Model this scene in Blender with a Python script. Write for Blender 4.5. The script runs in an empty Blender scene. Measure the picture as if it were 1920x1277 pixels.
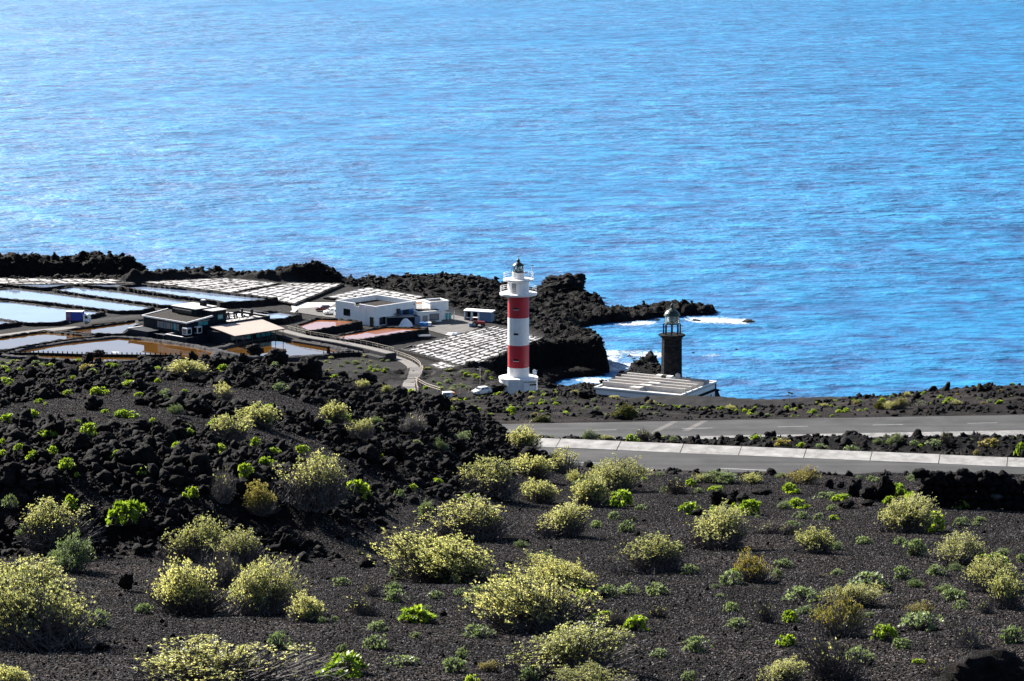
import bpy, math, random
import numpy as np
from mathutils import Vector, Matrix

R = math.radians
random.seed(7)
rng = np.random.default_rng(11)
scene = bpy.context.scene
COL = scene.collection

# ------------------------------------------------------------------ camera
CAM_Z = 113.0
PITCH = R(9.46)
FPX = 5200.0
cam_d = bpy.data.cameras.new('camera')
cam_d.sensor_width = 36.0
cam_d.lens = FPX / 1920.0 * 36.0
cam_d.clip_start = 1.0
cam_d.clip_end = 120000.0
cam = bpy.data.objects.new('camera', cam_d)
COL.objects.link(cam)
cam.location = (0, 0, CAM_Z)
cam.rotation_euler = (R(90) - PITCH, 0, 0)
scene.camera = cam

# ------------------------------------------------------------------ light
SUN_AZ = R(-40.0)          # measured from +Y towards +X
SUN_EL = R(29.0)
world = bpy.data.worlds.new('World')
scene.world = world
world.use_nodes = True
wn = world.node_tree
bg = wn.nodes['Background']
sky = wn.nodes.new('ShaderNodeTexSky')
sky.sky_type = 'NISHITA'
sky.sun_disc = False
sky.sun_elevation = SUN_EL
sky.sun_rotation = SUN_AZ
sky.altitude = 100.0
sky.air_density = 0.8
sky.dust_density = 0.3
sky.ozone_density = 1.2
wn.links.new(sky.outputs[0], bg.inputs['Color'])
bg.inputs['Strength'].default_value = 0.05
sun_d = bpy.data.lights.new('sun', 'SUN')
sun_d.energy = 5.0
sun_d.angle = R(0.5)
sun_d.color = (1.0, 0.95, 0.87)
sun = bpy.data.objects.new('sun', sun_d)
COL.objects.link(sun)
sdir = Vector((math.sin(SUN_AZ) * math.cos(SUN_EL), math.cos(SUN_AZ) * math.cos(SUN_EL), math.sin(SUN_EL)))
sun.rotation_euler = sdir.to_track_quat('Z', 'Y').to_euler()
sun.location = (-300, 300, 300)
vs = scene.view_settings
vs.view_transform = 'Standard'
vs.look = 'None'
vs.gamma = 1.0
vs.exposure = 1.75
scene.render.engine = 'CYCLES'

# ------------------------------------------------------------------ pixel geometry
CP, SP = math.cos(PITCH), math.sin(PITCH)
def ray(px, py):
    cx = (px - 960.0) / FPX
    cy = -(py - 638.5) / FPX
    return np.array([cx, CP + cy * SP, -SP + cy * CP])
def at_d(px, py, d):
    r = ray(px, py); t = d / r[1]
    return np.array([r[0] * t, d, CAM_Z + r[2] * t])
def at_z(px, py, z):
    r = ray(px, py); t = (z - CAM_Z) / r[2]
    return np.array([r[0] * t, r[1] * t, z])
def row_to_z(row, d):
    cy = -(row - 638.5) / FPX
    return CAM_Z + (-SP + cy * CP) / (CP + cy * SP) * d

# ------------------------------------------------------------------ noise
def _h(ix, iy, iz, s):
    n = (ix * 374761393 + iy * 668265263 + iz * 2147483647 + s * 974634777) & 0xFFFFFFFF
    n = ((n ^ (n >> 13)) * 1274126177) & 0xFFFFFFFF
    n = (n ^ (n >> 16)) & 0xFFFF
    return n / 65535.0
def vn3(x, y, z, s=0):
    x = np.asarray(x, float); y = np.asarray(y, float); z = np.asarray(z, float) + 0 * x
    ix = np.floor(x).astype(np.int64); iy = np.floor(y).astype(np.int64); iz = np.floor(z).astype(np.int64)
    fx = x - ix; fy = y - iy; fz = z - iz
    fx = fx * fx * (3 - 2 * fx); fy = fy * fy * (3 - 2 * fy); fz = fz * fz * (3 - 2 * fz)
    out = 0
    for dx in (0, 1):
        wx = fx if dx else 1 - fx
        for dy in (0, 1):
            wy = fy if dy else 1 - fy
            for dz in (0, 1):
                wz = fz if dz else 1 - fz
                out = out + _h(ix + dx, iy + dy, iz + dz, s) * wx * wy * wz
    return out
def vn2(x, y, s=0):
    x = np.asarray(x, float); y = np.asarray(y, float)
    ix = np.floor(x).astype(np.int64); iy = np.floor(y).astype(np.int64)
    fx = x - ix; fy = y - iy
    fx = fx * fx * (3 - 2 * fx); fy = fy * fy * (3 - 2 * fy)
    z = np.zeros_like(ix)
    return (_h(ix, iy, z, s) * (1 - fx) * (1 - fy) + _h(ix + 1, iy, z, s) * fx * (1 - fy)
            + _h(ix, iy + 1, z, s) * (1 - fx) * fy + _h(ix + 1, iy + 1, z, s) * fx * fy)
def fbm2(x, y, oct=4, s=0):
    a, t, f = 0.5, 0, 1.0
    for i in range(oct):
        t = t + a * (vn2(x * f + 17.3 * i, y * f - 9.1 * i, s + i) - 0.5) * 2
        a *= 0.5; f *= 2.03
    return t
def ridge2(x, y, oct=4, s=0):
    a, t, f = 0.5, 0, 1.0
    for i in range(oct):
        t = t + a * (1 - np.abs(vn2(x * f + 5.3 * i, y * f + 3.1 * i, s + i) - 0.5) * 2)
        a *= 0.55; f *= 2.1
    return t
def sstep(a, b, x):
    t = np.clip((x - a) / (b - a), 0, 1)
    return t * t * (3 - 2 * t)

# ------------------------------------------------------------------ materials
SEA_R, SEA_S, SEA_D = 0.54, 0.42, 1.05
M = {}
def nd(nt, kind, **kw):
    n = nt.nodes.new(kind)
    for k, v in kw.items():
        if k in ('operation', 'blend_type', 'data_type', 'feature', 'distance', 'noise_dimensions', 'musgrave_type', 'wave_type', 'bands_direction', 'noise_type', 'offset', 'offset_frequency', 'squash'):
            setattr(n, k, v)
        else:
            n.inputs[k].default_value = v
    return n
def newmat(name):
    m = bpy.data.materials.new(name); m.use_nodes = True
    nt = m.node_tree
    b = nt.nodes['Principled BSDF']
    M[name] = m
    return m, nt, b
def coords(nt, obj=False):
    if obj:
        return nt.nodes.new('ShaderNodeTexCoord').outputs['Object']
    return nt.nodes.new('ShaderNodeNewGeometry').outputs['Position']
def noise(nt, vec, scale, detail=4, rough=0.55):
    n = nd(nt, 'ShaderNodeTexNoise', Scale=scale, Detail=detail, Roughness=rough)
    nt.links.new(vec, n.inputs['Vector'])
    return n.outputs['Fac']
def ramp(nt, fac, stops):
    r = nt.nodes.new('ShaderNodeValToRGB')
    e = r.color_ramp.elements
    while len(e) < len(stops): e.new(0.5)
    for k, (p, c) in enumerate(stops):
        e[k].position = p
        e[k].color = (*c, 1) if len(c) == 3 else c
    nt.links.new(fac, r.inputs[0])
    return r.outputs[0]
def bump(nt, b, h, strength, dist):
    n = nd(nt, 'ShaderNodeBump', Strength=strength, Distance=dist)
    nt.links.new(h, n.inputs['Height'])
    nt.links.new(n.outputs[0], b.inputs['Normal'])
    return n
def plain(name, col, rough=0.7, var=0.25, scale=3.0, bstr=0.25, bdist=0.02, metal=0.0, spec=0.4, obj=False):
    m, nt, b = newmat(name)
    v = coords(nt, obj)
    f = noise(nt, v, scale, 5, 0.6)
    lo = tuple(c * (1 - var) for c in col); hi = tuple(min(1, c * (1 + var)) for c in col)
    c = ramp(nt, f, [(0.3, lo), (0.7, hi)])
    nt.links.new(c, b.inputs['Base Color'])
    b.inputs['Roughness'].default_value = rough
    b.inputs['Metallic'].default_value = metal
    b.inputs['Specular IOR Level'].default_value = spec
    if bstr > 0:
        f2 = noise(nt, v, scale * 5, 4, 0.6)
        bump(nt, b, f2, bstr, bdist)
    return m
def mixc(nt, fac, a, b):
    n = nt.nodes.new('ShaderNodeMix'); n.data_type = 'RGBA'
    for s, k in ((a, 6), (b, 7)):
        if isinstance(s, tuple): n.inputs[k].default_value = (*s, 1)
        else: nt.links.new(s, n.inputs[k])
    if isinstance(fac, float): n.inputs[0].default_value = fac
    else: nt.links.new(fac, n.inputs[0])
    return n.outputs[2]

# cinder ground: fine lapilli, a per-vertex lava amount darkens it where clinker crops out
m, nt, b = newmat('cinder')
v = coords(nt)
big = noise(nt, v, 0.25, 4)
fine = nd(nt, 'ShaderNodeTexVoronoi', Scale=15.0); nt.links.new(v, fine.inputs['Vector'])
fine2 = nd(nt, 'ShaderNodeTexVoronoi', Scale=6.0); nt.links.new(v, fine2.inputs['Vector'])
cbig = ramp(nt, big, [(0.32, (0.0095, 0.0082, 0.0083)), (0.52, (0.0205, 0.0176, 0.0174)), (0.68, (0.0370, 0.0312, 0.0296))])
grain = ramp(nt, fine.outputs['Color'], [(0.0, (0.25, 0.25, 0.26)), (0.55, (0.85, 0.85, 0.85)), (0.76, (1.5, 1.45, 1.4)), (1.0, (5.0, 4.8, 4.6))])
mul = nt.nodes.new('ShaderNodeMix'); mul.data_type = 'RGBA'; mul.blend_type = 'MULTIPLY'; mul.inputs[0].default_value = 1.0
nt.links.new(cbig, mul.inputs[6]); nt.links.new(grain, mul.inputs[7])
att = nt.nodes.new('ShaderNodeAttribute'); att.attribute_name = 'lava'
c = mixc(nt, att.outputs['Fac'], mul.outputs[2], (0.0060, 0.0055, 0.0058))
nt.links.new(c, b.inputs['Base Color'])
b.inputs['Roughness'].default_value = 0.9
b.inputs['Specular IOR Level'].default_value = 0.03
hh = nt.nodes.new('ShaderNodeMath'); hh.operation = 'ADD'
nt.links.new(fine.outputs['Distance'], hh.inputs[0]); nt.links.new(fine2.outputs['Distance'], hh.inputs[1])
bump(nt, b, hh.outputs[0], 1.0, 0.07)

# black clinker
def lavamat(name, a, c, rust=0.25, sc=6.0):
    m, nt, b = newmat(name)
    v = coords(nt)
    f = noise(nt, v, sc, 6, 0.65)
    base = ramp(nt, f, [(0.3, a), (0.72, c)])
    g = noise(nt, v, sc * 0.35, 3)
    rr = ramp(nt, g, [(0.62, (0, 0, 0)), (0.75, (rust, rust, rust))])
    col = mixc(nt, rr, base, (0.05, 0.022, 0.012))
    nt.links.new(col, b.inputs['Base Color'])
    b.inputs['Roughness'].default_value = 0.8
    b.inputs['Specular IOR Level'].default_value = 0.05
    f2 = noise(nt, v, sc * 3.5, 5, 0.7)
    bump(nt, b, f2, 0.8, 0.09 * 6 / sc)
lavamat('lava', (0.0026, 0.0024, 0.0026), (0.0165, 0.0152, 0.0155))
lavamat('lava_coast', (0.0034, 0.0034, 0.0038), (0.0210, 0.0192, 0.0192), 0.4, 1.3)

# coast ground: lava, with dusty flats given by a vertex amount
m, nt, b = newmat('coast_ground')
v = coords(nt)
f = noise(nt, v, 0.9, 6, 0.65)
lv = ramp(nt, f, [(0.3, (0.0026, 0.0025, 0.0029)), (0.68, (0.008, 0.0075, 0.0077)), (0.85, (0.028, 0.023, 0.019))])
f2 = noise(nt, v, 0.35, 5, 0.6)
du = ramp(nt, f2, [(0.3, (0.020, 0.0185, 0.019)), (0.7, (0.042, 0.039, 0.039))])
att = nt.nodes.new('ShaderNodeAttribute'); att.attribute_name = 'dust'
c = mixc(nt, att.outputs['Fac'], lv, du)
nt.links.new(c, b.inputs['Base Color'])
b.inputs['Roughness'].default_value = 0.85
b.inputs['Specular IOR Level'].default_value = 0.05
f3 = noise(nt, v, 4.0, 6, 0.7)
bump(nt, b, f3, 0.7, 0.25)

# sea
m, nt, b = newmat('sea_water')
v = coords(nt)
def mth(op, a, c):
    n = nt.nodes.new('ShaderNodeMath'); n.operation = op
    for k, s in enumerate((a, c)):
        if isinstance(s, (int, float)): n.inputs[k].default_value = s
        else: nt.links.new(s, n.inputs[k])
    return n.outputs[0]
def vmap(sx, sy, rot):
    mp = nd(nt, 'ShaderNodeMapping'); mp.inputs['Scale'].default_value = (sx, sy, 1.0); mp.inputs['Rotation'].default_value = (0, 0, R(rot))
    nt.links.new(v, mp.inputs['Vector']); return mp.outputs[0]
w0 = noise(nt, vmap(0.75, 1.0, 10), 0.022, 2, 0.5)          # swell
w1 = noise(nt, vmap(0.6, 1.0, 12), 0.085, 3, 0.6)
w2 = noise(nt, vmap(0.65, 1.0, -6), 0.24, 4, 0.62)
w3 = noise(nt, vmap(1.0, 1.0, 0), 0.95, 4, 0.62)
w4 = noise(nt, vmap(0.22, 1.0, 7), 0.05, 3, 0.55)           # long swell lines
sl = noise(nt, vmap(0.5, 0.42, -16), 0.0062, 5, 0.55)       # wind patches and calmer lanes
slick = ramp(nt, sl, [(0.38, (0, 0, 0)), (0.60, (1, 1, 1))])
hsum = mth('ADD', mth('ADD', mth('MULTIPLY', w0, 5.0), mth('MULTIPLY', w1, 3.6)), mth('ADD', mth('MULTIPLY', w2, 1.9), mth('MULTIPLY', w3, 0.24)))
amp = mth('ADD', mth('MULTIPLY', slick, 0.85), 0.42)
bn = nd(nt, 'ShaderNodeBump', Strength=1.0, Distance=SEA_D)
nt.links.new(mth('MULTIPLY', hsum, amp), bn.inputs['Height'])
nt.links.new(bn.outputs[0], b.inputs['Normal'])
crest = mth('ADD', mth('MULTIPLY', w1, 0.42), mth('ADD', mth('MULTIPLY', w2, 0.34), mth('ADD', mth('MULTIPLY', w3, 0.10), mth('MULTIPLY', w4, 0.14))))
nt.links.new(ramp(nt, crest, [(0.41, (0.0006, 0.050, 0.165)), (0.50, (0.001, 0.122, 0.29)), (0.60, (0.004, 0.20, 0.40))]), b.inputs['Base Color'])
b.inputs['IOR'].default_value = 1.33
b.inputs['Specular IOR Level'].default_value = SEA_S
rg = mth('ADD', mth('MULTIPLY', slick, 0.20), SEA_R)
nt.links.new(rg, b.inputs['Roughness'])

# foam
m, nt, b = newmat('foam')
v = coords(nt)
f = noise(nt, v, 1.1, 7, 0.75)
att = nt.nodes.new('ShaderNodeAttribute'); att.attribute_name = 'edge'
al = mth('SUBTRACT', mth('ADD', f, att.outputs['Fac']), 1.0)
al = ramp(nt, al, [(0.01, (0, 0, 0)), (0.22, (1, 1, 1))])
nt.links.new(al, b.inputs['Alpha'])
b.inputs['Base Color'].default_value = (0.78, 0.83, 0.86, 1)
b.inputs['Roughness'].default_value = 0.8

# pond waters: shallow brine over a brown or orange bed, or tinted like reflected sky
def pondmat(name, bed, bed2, rough=0.03):
    m, nt, b = newmat(name)
    v = coords(nt)
    f = noise(nt, v, 0.12, 4)
    c = ramp(nt, f, [(0.3, bed), (0.7, bed2)])
    nt.links.new(c, b.inputs['Base Color'])
    b.inputs['Roughness'].default_value = rough
    b.inputs['IOR'].default_value = 1.85
    b.inputs['Specular IOR Level'].default_value = 0.5
    g = noise(nt, v, 3.0, 3)
    bump(nt, b, g, 0.03, 0.02)
pondmat('brine_brown', (0.075, 0.034, 0.006), (0.11, 0.052, 0.011))
pondmat('brine_orange', (0.26, 0.075, 0.018), (0.34, 0.14, 0.065))
pondmat('brine_sky_tint', (0.15, 0.20, 0.30), (0.22, 0.27, 0.36))  # bright sky reflection put into the base colour as pale blue

plain('salt', (0.44, 0.415, 0.39), 0.4, 0.22, 1.2, 0.3, 0.05)
plain('salt_pile', (0.82, 0.82, 0.85), 0.6, 0.08, 2.0, 0.6, 0.15)
plain('bank_stone', (0.010, 0.0095, 0.011), 0.8, 0.5, 2.2, 1.0, 0.2, spec=0.12)
plain('rim_stone', (0.035, 0.030, 0.029), 0.8, 0.6, 2.5, 0.8, 0.15)
plain('gravel_bank', (0.045, 0.043, 0.048), 0.85, 0.6, 3.5, 1.0, 0.25, spec=0.12)
plain('white_paint', (0.80, 0.79, 0.77), 0.6, 0.06, 0.6, 0.1, 0.02)
def streaked(name, col, dirt, amt, rough=0.55):
    m, nt, b = newmat(name)
    v = coords(nt)
    mp = nd(nt, 'ShaderNodeMapping'); mp.inputs['Scale'].default_value = (2.6, 2.6, 0.12); nt.links.new(v, mp.inputs['Vector'])
    f = noise(nt, mp.outputs[0], 1.0, 5, 0.65); g = noise(nt, v, 0.8, 5, 0.6)
    k = mth_nt(nt, 'MULTIPLY', mth_nt(nt, 'ADD', f, g), 0.5)
    fac = ramp(nt, k, [(0.47, (0, 0, 0)), (0.66, (amt, amt, amt))])
    nt.links.new(mixc(nt, fac, col, dirt), b.inputs['Base Color'])
    b.inputs['Roughness'].default_value = rough
def mth_nt(nt, op, a, c):
    n = nt.nodes.new('ShaderNodeMath'); n.operation = op
    for k, s in enumerate((a, c)):
        if isinstance(s, (int, float)): n.inputs[k].default_value = s
        else: nt.links.new(s, n.inputs[k])
    return n.outputs[0]
streaked('tower_white', (0.80, 0.79, 0.78), (0.50, 0.44, 0.38), 0.35)
streaked('tower_red', (0.46, 0.010, 0.024), (0.30, 0.035, 0.045), 0.55, 0.5)
plain('old_white', (0.72, 0.70, 0.68), 0.7, 0.14, 0.9, 0.15, 0.02)
plain('red_paint', (0.50, 0.018, 0.030), 0.5, 0.12, 0.7, 0.08, 0.02)
plain('dark_wall', (0.006, 0.0095, 0.017), 0.7, 0.3, 1.2, 0.4, 0.05, spec=0.12)
plain('roof_pale', (0.46, 0.43, 0.395), 0.75, 0.12, 1.5, 0.2, 0.03)
plain('roof_gravel', (0.022, 0.018, 0.0165), 0.9, 0.6, 3.0, 0.9, 0.12, spec=0.1)
plain('tile_roof', (0.40, 0.33, 0.28), 0.7, 0.15, 2.0, 0.4, 0.05)
plain('terra', (0.55, 0.26, 0.14), 0.75, 0.2, 2.0, 0.3, 0.04)
plain('wood_pale', (0.30, 0.25, 0.20), 0.75, 0.3, 4.0, 0.3, 0.02)
plain('wood_dark', (0.060, 0.050, 0.045), 0.8, 0.3, 4.0, 0.3, 0.02)
plain('metal_green', (0.035, 0.055, 0.045), 0.4, 0.3, 3.0, 0.1, 0.02, 0.5)
plain('metal_grey', (0.28, 0.28, 0.29), 0.4, 0.2, 3.0, 0.1, 0.01, 0.6)
plain('dark_metal', (0.03, 0.03, 0.033), 0.5, 0.2, 3.0, 0.1, 0.01, 0.3)
plain('rubber', (0.015, 0.015, 0.016), 0.85, 0.2, 6.0, 0.1, 0.01)
plain('car_white', (0.78, 0.78, 0.78), 0.25, 0.03, 0.5, 0, 0)
plain('car_red', (0.10, 0.010, 0.014), 0.25, 0.05, 0.5, 0, 0)
plain('tractor_red', (0.33, 0.03, 0.025), 0.45, 0.2, 2.0, 0.1, 0.01)
plain('blue_paint', (0.020, 0.060, 0.36), 0.45, 0.12, 1.0, 0.1, 0.01)
plain('blue_shutter', (0.03, 0.16, 0.42), 0.55, 0.12, 2.0, 0.1, 0.01)
plain('blue_plastic', (0.05, 0.20, 0.50), 0.45, 0.1, 2.0, 0.05, 0.01)
plain('rust_red', (0.30, 0.07, 0.045), 0.6, 0.2, 2.0, 0.1, 0.01)
plain('pale_blue', (0.13, 0.21, 0.32), 0.5, 0.1, 2.0, 0.05, 0.01)
plain('concrete', (0.25, 0.24, 0.23), 0.85, 0.4, 1.6, 0.35, 0.02)
plain('path_dust', (0.135, 0.122, 0.114), 0.9, 0.2, 1.2, 0.4, 0.05)
plain('yard_dust', (0.085, 0.078, 0.074), 0.9, 0.3, 0.5, 0.4, 0.08)
plain('line_paint', (0.20, 0.20, 0.198), 0.7, 0.35, 3.0, 0.1, 0.01)
plain('skin', (0.42, 0.25, 0.18), 0.6, 0.05, 5, 0, 0)
plain('teal_cloth', (0.02, 0.30, 0.32), 0.8, 0.1, 8, 0.1, 0.01)
plain('orange_cloth', (0.75, 0.30, 0.06), 0.8, 0.1, 8, 0.1, 0.01)
plain('dark_cloth', (0.03, 0.03, 0.045), 0.8, 0.1, 8, 0.1, 0.01)
plain('hair', (0.03, 0.02, 0.015), 0.7, 0.1, 8, 0, 0)
plain('orange_plastic', (0.75, 0.20, 0.04), 0.5, 0.1, 3, 0, 0)

# asphalt with worn wheel tracks
m, nt, b = newmat('asphalt')
v = coords(nt)
f = noise(nt, v, 30.0, 3, 0.7)
am = nd(nt, 'ShaderNodeMapping'); am.inputs['Scale'].default_value = (0.05, 1.3, 1.0); am.inputs['Rotation'].default_value = (0, 0, R(2)); nt.links.new(v, am.inputs['Vector'])
g0 = noise(nt, am.outputs[0], 1.0, 4); g1 = noise(nt, v, 0.5, 5)
gm = nt.nodes.new('ShaderNodeMath'); gm.operation = 'ADD'; nt.links.new(g0, gm.inputs[0]); nt.links.new(g1, gm.inputs[1])
gh = nt.nodes.new('ShaderNodeMath'); gh.operation = 'MULTIPLY'; nt.links.new(gm.outputs[0], gh.inputs[0]); gh.inputs[1].default_value = 0.5
g = gh.outputs[0]
c1 = ramp(nt, f, [(0.3, (0.027, 0.0265, 0.028)), (0.7, (0.070, 0.069, 0.070))])
c2 = ramp(nt, g, [(0.36, (0.6, 0.6, 0.6)), (0.64, (1.35, 1.33, 1.3))])
mul = nt.nodes.new('ShaderNodeMix'); mul.data_type = 'RGBA'; mul.blend_type = 'MULTIPLY'; mul.inputs[0].default_value = 1.0
nt.links.new(c1, mul.inputs[6]); nt.links.new(c2, mul.inputs[7])
nt.links.new(mul.outputs[2], b.inputs['Base Color'])
b.inputs['Roughness'].default_value = 0.8
b.inputs['Specular IOR Level'].default_value = 0.15
bump(nt, b, f, 0.4, 0.01)

# tower ashlar
m, nt, b = newmat('ashlar')
tc = nt.nodes.new('ShaderNodeTexCoord')
br = nt.nodes.new('ShaderNodeTexBrick')
br.inputs['Color1'].default_value = (0.006, 0.0066, 0.008, 1); br.inputs['Color2'].default_value = (0.023, 0.0235, 0.026, 1)
br.inputs['Mortar'].default_value = (0.013, 0.013, 0.014, 1)
br.inputs['Scale'].default_value = 1.0; br.inputs['Brick Width'].default_value = 0.8; br.inputs['Row Height'].default_value = 0.42; br.inputs['Mortar Size'].default_value = 0.02
nt.links.new(tc.outputs['UV'], br.inputs['Vector'])
nt.links.new(br.outputs['Color'], b.inputs['Base Color'])
b.inputs['Roughness'].default_value = 0.9
b.inputs['Specular IOR Level'].default_value = 0.05
bump(nt, b, br.outputs['Fac'], 0.4, -0.03)

# glass
def glassmat(name, col, rough=0.08, spec=0.9):
    m, nt, b = newmat(name)
    b.inputs['Base Color'].default_value = (*col, 1); b.inputs['Roughness'].default_value = rough
    b.inputs['Specular IOR Level'].default_value = spec
glassmat('dark_glass', (0.012, 0.016, 0.02))
glassmat('teal_glass', (0.05, 0.30, 0.34))
glassmat('grey_pane', (0.16, 0.18, 0.20))
m, nt, b = newmat('lantern_glass')
b.inputs['Base Color'].default_value = (0.80, 0.85, 0.78, 1); b.inputs['Roughness'].default_value = 0.06
b.inputs['Transmission Weight'].default_value = 0.75; b.inputs['IOR'].default_value = 1.1

# foliage
def leafmat(name, stops, trans, tf=0.45):
    m, nt, b = newmat(name)
    nt.nodes.remove(b)
    geo = nt.nodes.new('ShaderNodeNewGeometry')
    oi = nt.nodes.new('ShaderNodeObjectInfo')
    mixv = mth_nt(nt, 'ADD', mth_nt(nt, 'MULTIPLY', geo.outputs['Random Per Island'], 0.75), mth_nt(nt, 'MULTIPLY', oi.outputs['Random'], 0.25))
    c = ramp(nt, mixv, stops)
    d = nt.nodes.new('ShaderNodeBsdfPrincipled'); d.inputs['Roughness'].default_value = 0.5
    nt.links.new(c, d.inputs['Base Color'])
    t = nt.nodes.new('ShaderNodeBsdfTranslucent')
    mm = nt.nodes.new('ShaderNodeMix'); mm.data_type = 'RGBA'; mm.blend_type = 'MULTIPLY'; mm.inputs[0].default_value = 1.0
    nt.links.new(c, mm.inputs[6]); mm.inputs[7].default_value = (*trans, 1)
    nt.links.new(mm.outputs[2], t.inputs['Color'])
    mx = nt.nodes.new('ShaderNodeMixShader'); mx.inputs[0].default_value = tf
    nt.links.new(d.outputs[0], mx.inputs[1]); nt.links.new(t.outputs[0], mx.inputs[2])
    nt.links.new(mx.outputs[0], nt.nodes['Material Output'].inputs['Surface'])
def mth_nt(nt, op, a, c):
    n = nt.nodes.new('ShaderNodeMath'); n.operation = op
    for k, s in enumerate((a, c)):
        if isinstance(s, (int, float)): n.inputs[k].default_value = s
        else: nt.links.new(s, n.inputs[k])
    return n.outputs[0]
leafmat('leaf_olive', [(0.0, (0.05, 0.062, 0.031)), (0.36, (0.16, 0.175, 0.085)), (0.74, (0.37, 0.37, 0.19)), (1.0, (0.54, 0.49, 0.27))], (1.8, 1.75, 1.1), 0.56)
leafmat('leaf_lime', [(0.0, (0.06, 0.10, 0.012)), (0.5, (0.16, 0.23, 0.03)), (1.0, (0.32, 0.35, 0.06))], (1.6, 1.7, 0.6), 0.48)
leafmat('leaf_grey', [(0.0, (0.06, 0.085, 0.045)), (0.5, (0.12, 0.155, 0.085)), (1.0, (0.24, 0.27, 0.17))], (1.4, 1.5, 0.8), 0.45)
leafmat('leaf_gold', [(0.0, (0.09, 0.10, 0.035)), (0.5, (0.21, 0.20, 0.075)), (1.0, (0.36, 0.29, 0.11))], (1.25, 1.15, 0.6), 0.5)
leafmat('leaf_dark', [(0.0, (0.05, 0.06, 0.018)), (0.6, (0.10, 0.11, 0.03)), (1.0, (0.16, 0.14, 0.05))], (1.1, 1.1, 0.5), 0.35)
m, nt, b = newmat('grain')
oi = nt.nodes.new('ShaderNodeObjectInfo')
nt.links.new(ramp(nt, oi.outputs['Random'], [(0.0, (0.0028, 0.0025, 0.0026)), (0.50, (0.0160, 0.0139, 0.0140)), (0.80, (0.045, 0.0400, 0.0396)), (1.0, (0.24, 0.222, 0.216))]), b.inputs['Base Color'])
b.inputs['Roughness'].default_value = 0.8; b.inputs['Specular IOR Level'].default_value = 0.04
plain('twig', (0.085, 0.072, 0.068), 0.85, 0.35, 14.0, 0.2, 0.01)

# ------------------------------------------------------------------ mesh building
class MB:
    def __init__(s): s.v = []; s.f = []
    def add(s, vs, fs):
        o = len(s.v); s.v.extend([tuple(map(float, p)) for p in vs]); s.f.extend([tuple(i + o for i in f) for f in fs]); return s
    def box(s, x0, x1, y0, y1, z0, z1):
        return s.add([(x0, y0, z0), (x1, y0, z0), (x1, y1, z0), (x0, y1, z0), (x0, y0, z1), (x1, y0, z1), (x1, y1, z1), (x0, y1, z1)],
                     [(0, 3, 2, 1), (4, 5, 6, 7), (0, 1, 5, 4), (1, 2, 6, 5), (2, 3, 7, 6), (3, 0, 4, 7)])
    def hexa(s, b4, t4):
        return s.add(list(b4) + list(t4), [(0, 3, 2, 1), (4, 5, 6, 7), (0, 1, 5, 4), (1, 2, 6, 5), (2, 3, 7, 6), (3, 0, 4, 7)])
    def tube(s, p, q, r, r2=None, n=6, cap=True):
        p = Vector(p); q = Vector(q); r2 = r if r2 is None else r2
        d = (q - p)
        if d.length < 1e-6: return s
        d.normalize(); a = d.orthogonal().normalized(); c = d.cross(a)
        vs = []
        for (o, rr) in ((p, r), (q, r2)):
            for k in range(n):
                t = 2 * math.pi * k / n
                vs.append(o + (a * math.cos(t) + c * math.sin(t)) * rr)
        fs = [(k, (k + 1) % n, n + (k + 1) % n, n + k) for k in range(n)]
        if cap: fs += [tuple(range(n - 1, -1, -1)), tuple(range(n, 2 * n))]
        return s.add(vs, fs)
    def lathe(s, prof, n=32, cx=0, cy=0, caps=True, ph=0.0):
        vs = []
        for (r, z) in prof:
            for k in range(n):
                t = 2 * math.pi * k / n + ph
                vs.append((cx + r * math.cos(t), cy + r * math.sin(t), z))
        fs = []
        for i in range(len(prof) - 1):
            for k in range(n):
                fs.append((i * n + k, i * n + (k + 1) % n, (i + 1) * n + (k + 1) % n, (i + 1) * n + k))
        if caps:
            fs.append(tuple(range(n - 1, -1, -1)))
            fs.append(tuple((len(prof) - 1) * n + k for k in range(n)))
        return s.add(vs, fs)
    def ring(s, r, z, t, n=32, cx=0, cy=0, a0=0, a1=2 * math.pi):
        pts = [(cx + r * math.cos(a0 + (a1 - a0) * k / n), cy + r * math.sin(a0 + (a1 - a0) * k / n), z) for k in range(n + 1)]
        for a, c in zip(pts[:-1], pts[1:]): s.tube(a, c, t, n=4, cap=False)
        return s
    def prism(s, poly, y0, y1):
        """poly in (x,z), extruded in y"""
        n = len(poly)
        vs = [(x, y0, z) for x, z in poly] + [(x, y1, z) for x, z in poly]
        fs = [tuple(range(n)), tuple(range(2 * n - 1, n - 1, -1))] + [(k, n + k, n + (k + 1) % n, (k + 1) % n) for k in range(n)]
        return s.add(vs, fs)
    def build(s, name, mat, parent=None, smooth=False):
        return mesh_obj(name, s.v, s.f, mat, parent, smooth)
def mesh_obj(name, v, f, mat, parent=None, smooth=False):
    me = bpy.data.meshes.new(name)
    me.from_pydata(v, [], f)
    me.validate()
    if smooth:
        me.polygons.foreach_set('use_smooth', [True] * len(me.polygons))
    me.materials.append(M[mat] if isinstance(mat, str) else mat)
    o = bpy.data.objects.new(name, me)
    COL.objects.link(o)
    if parent is not None: o.parent = parent
    return o
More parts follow.
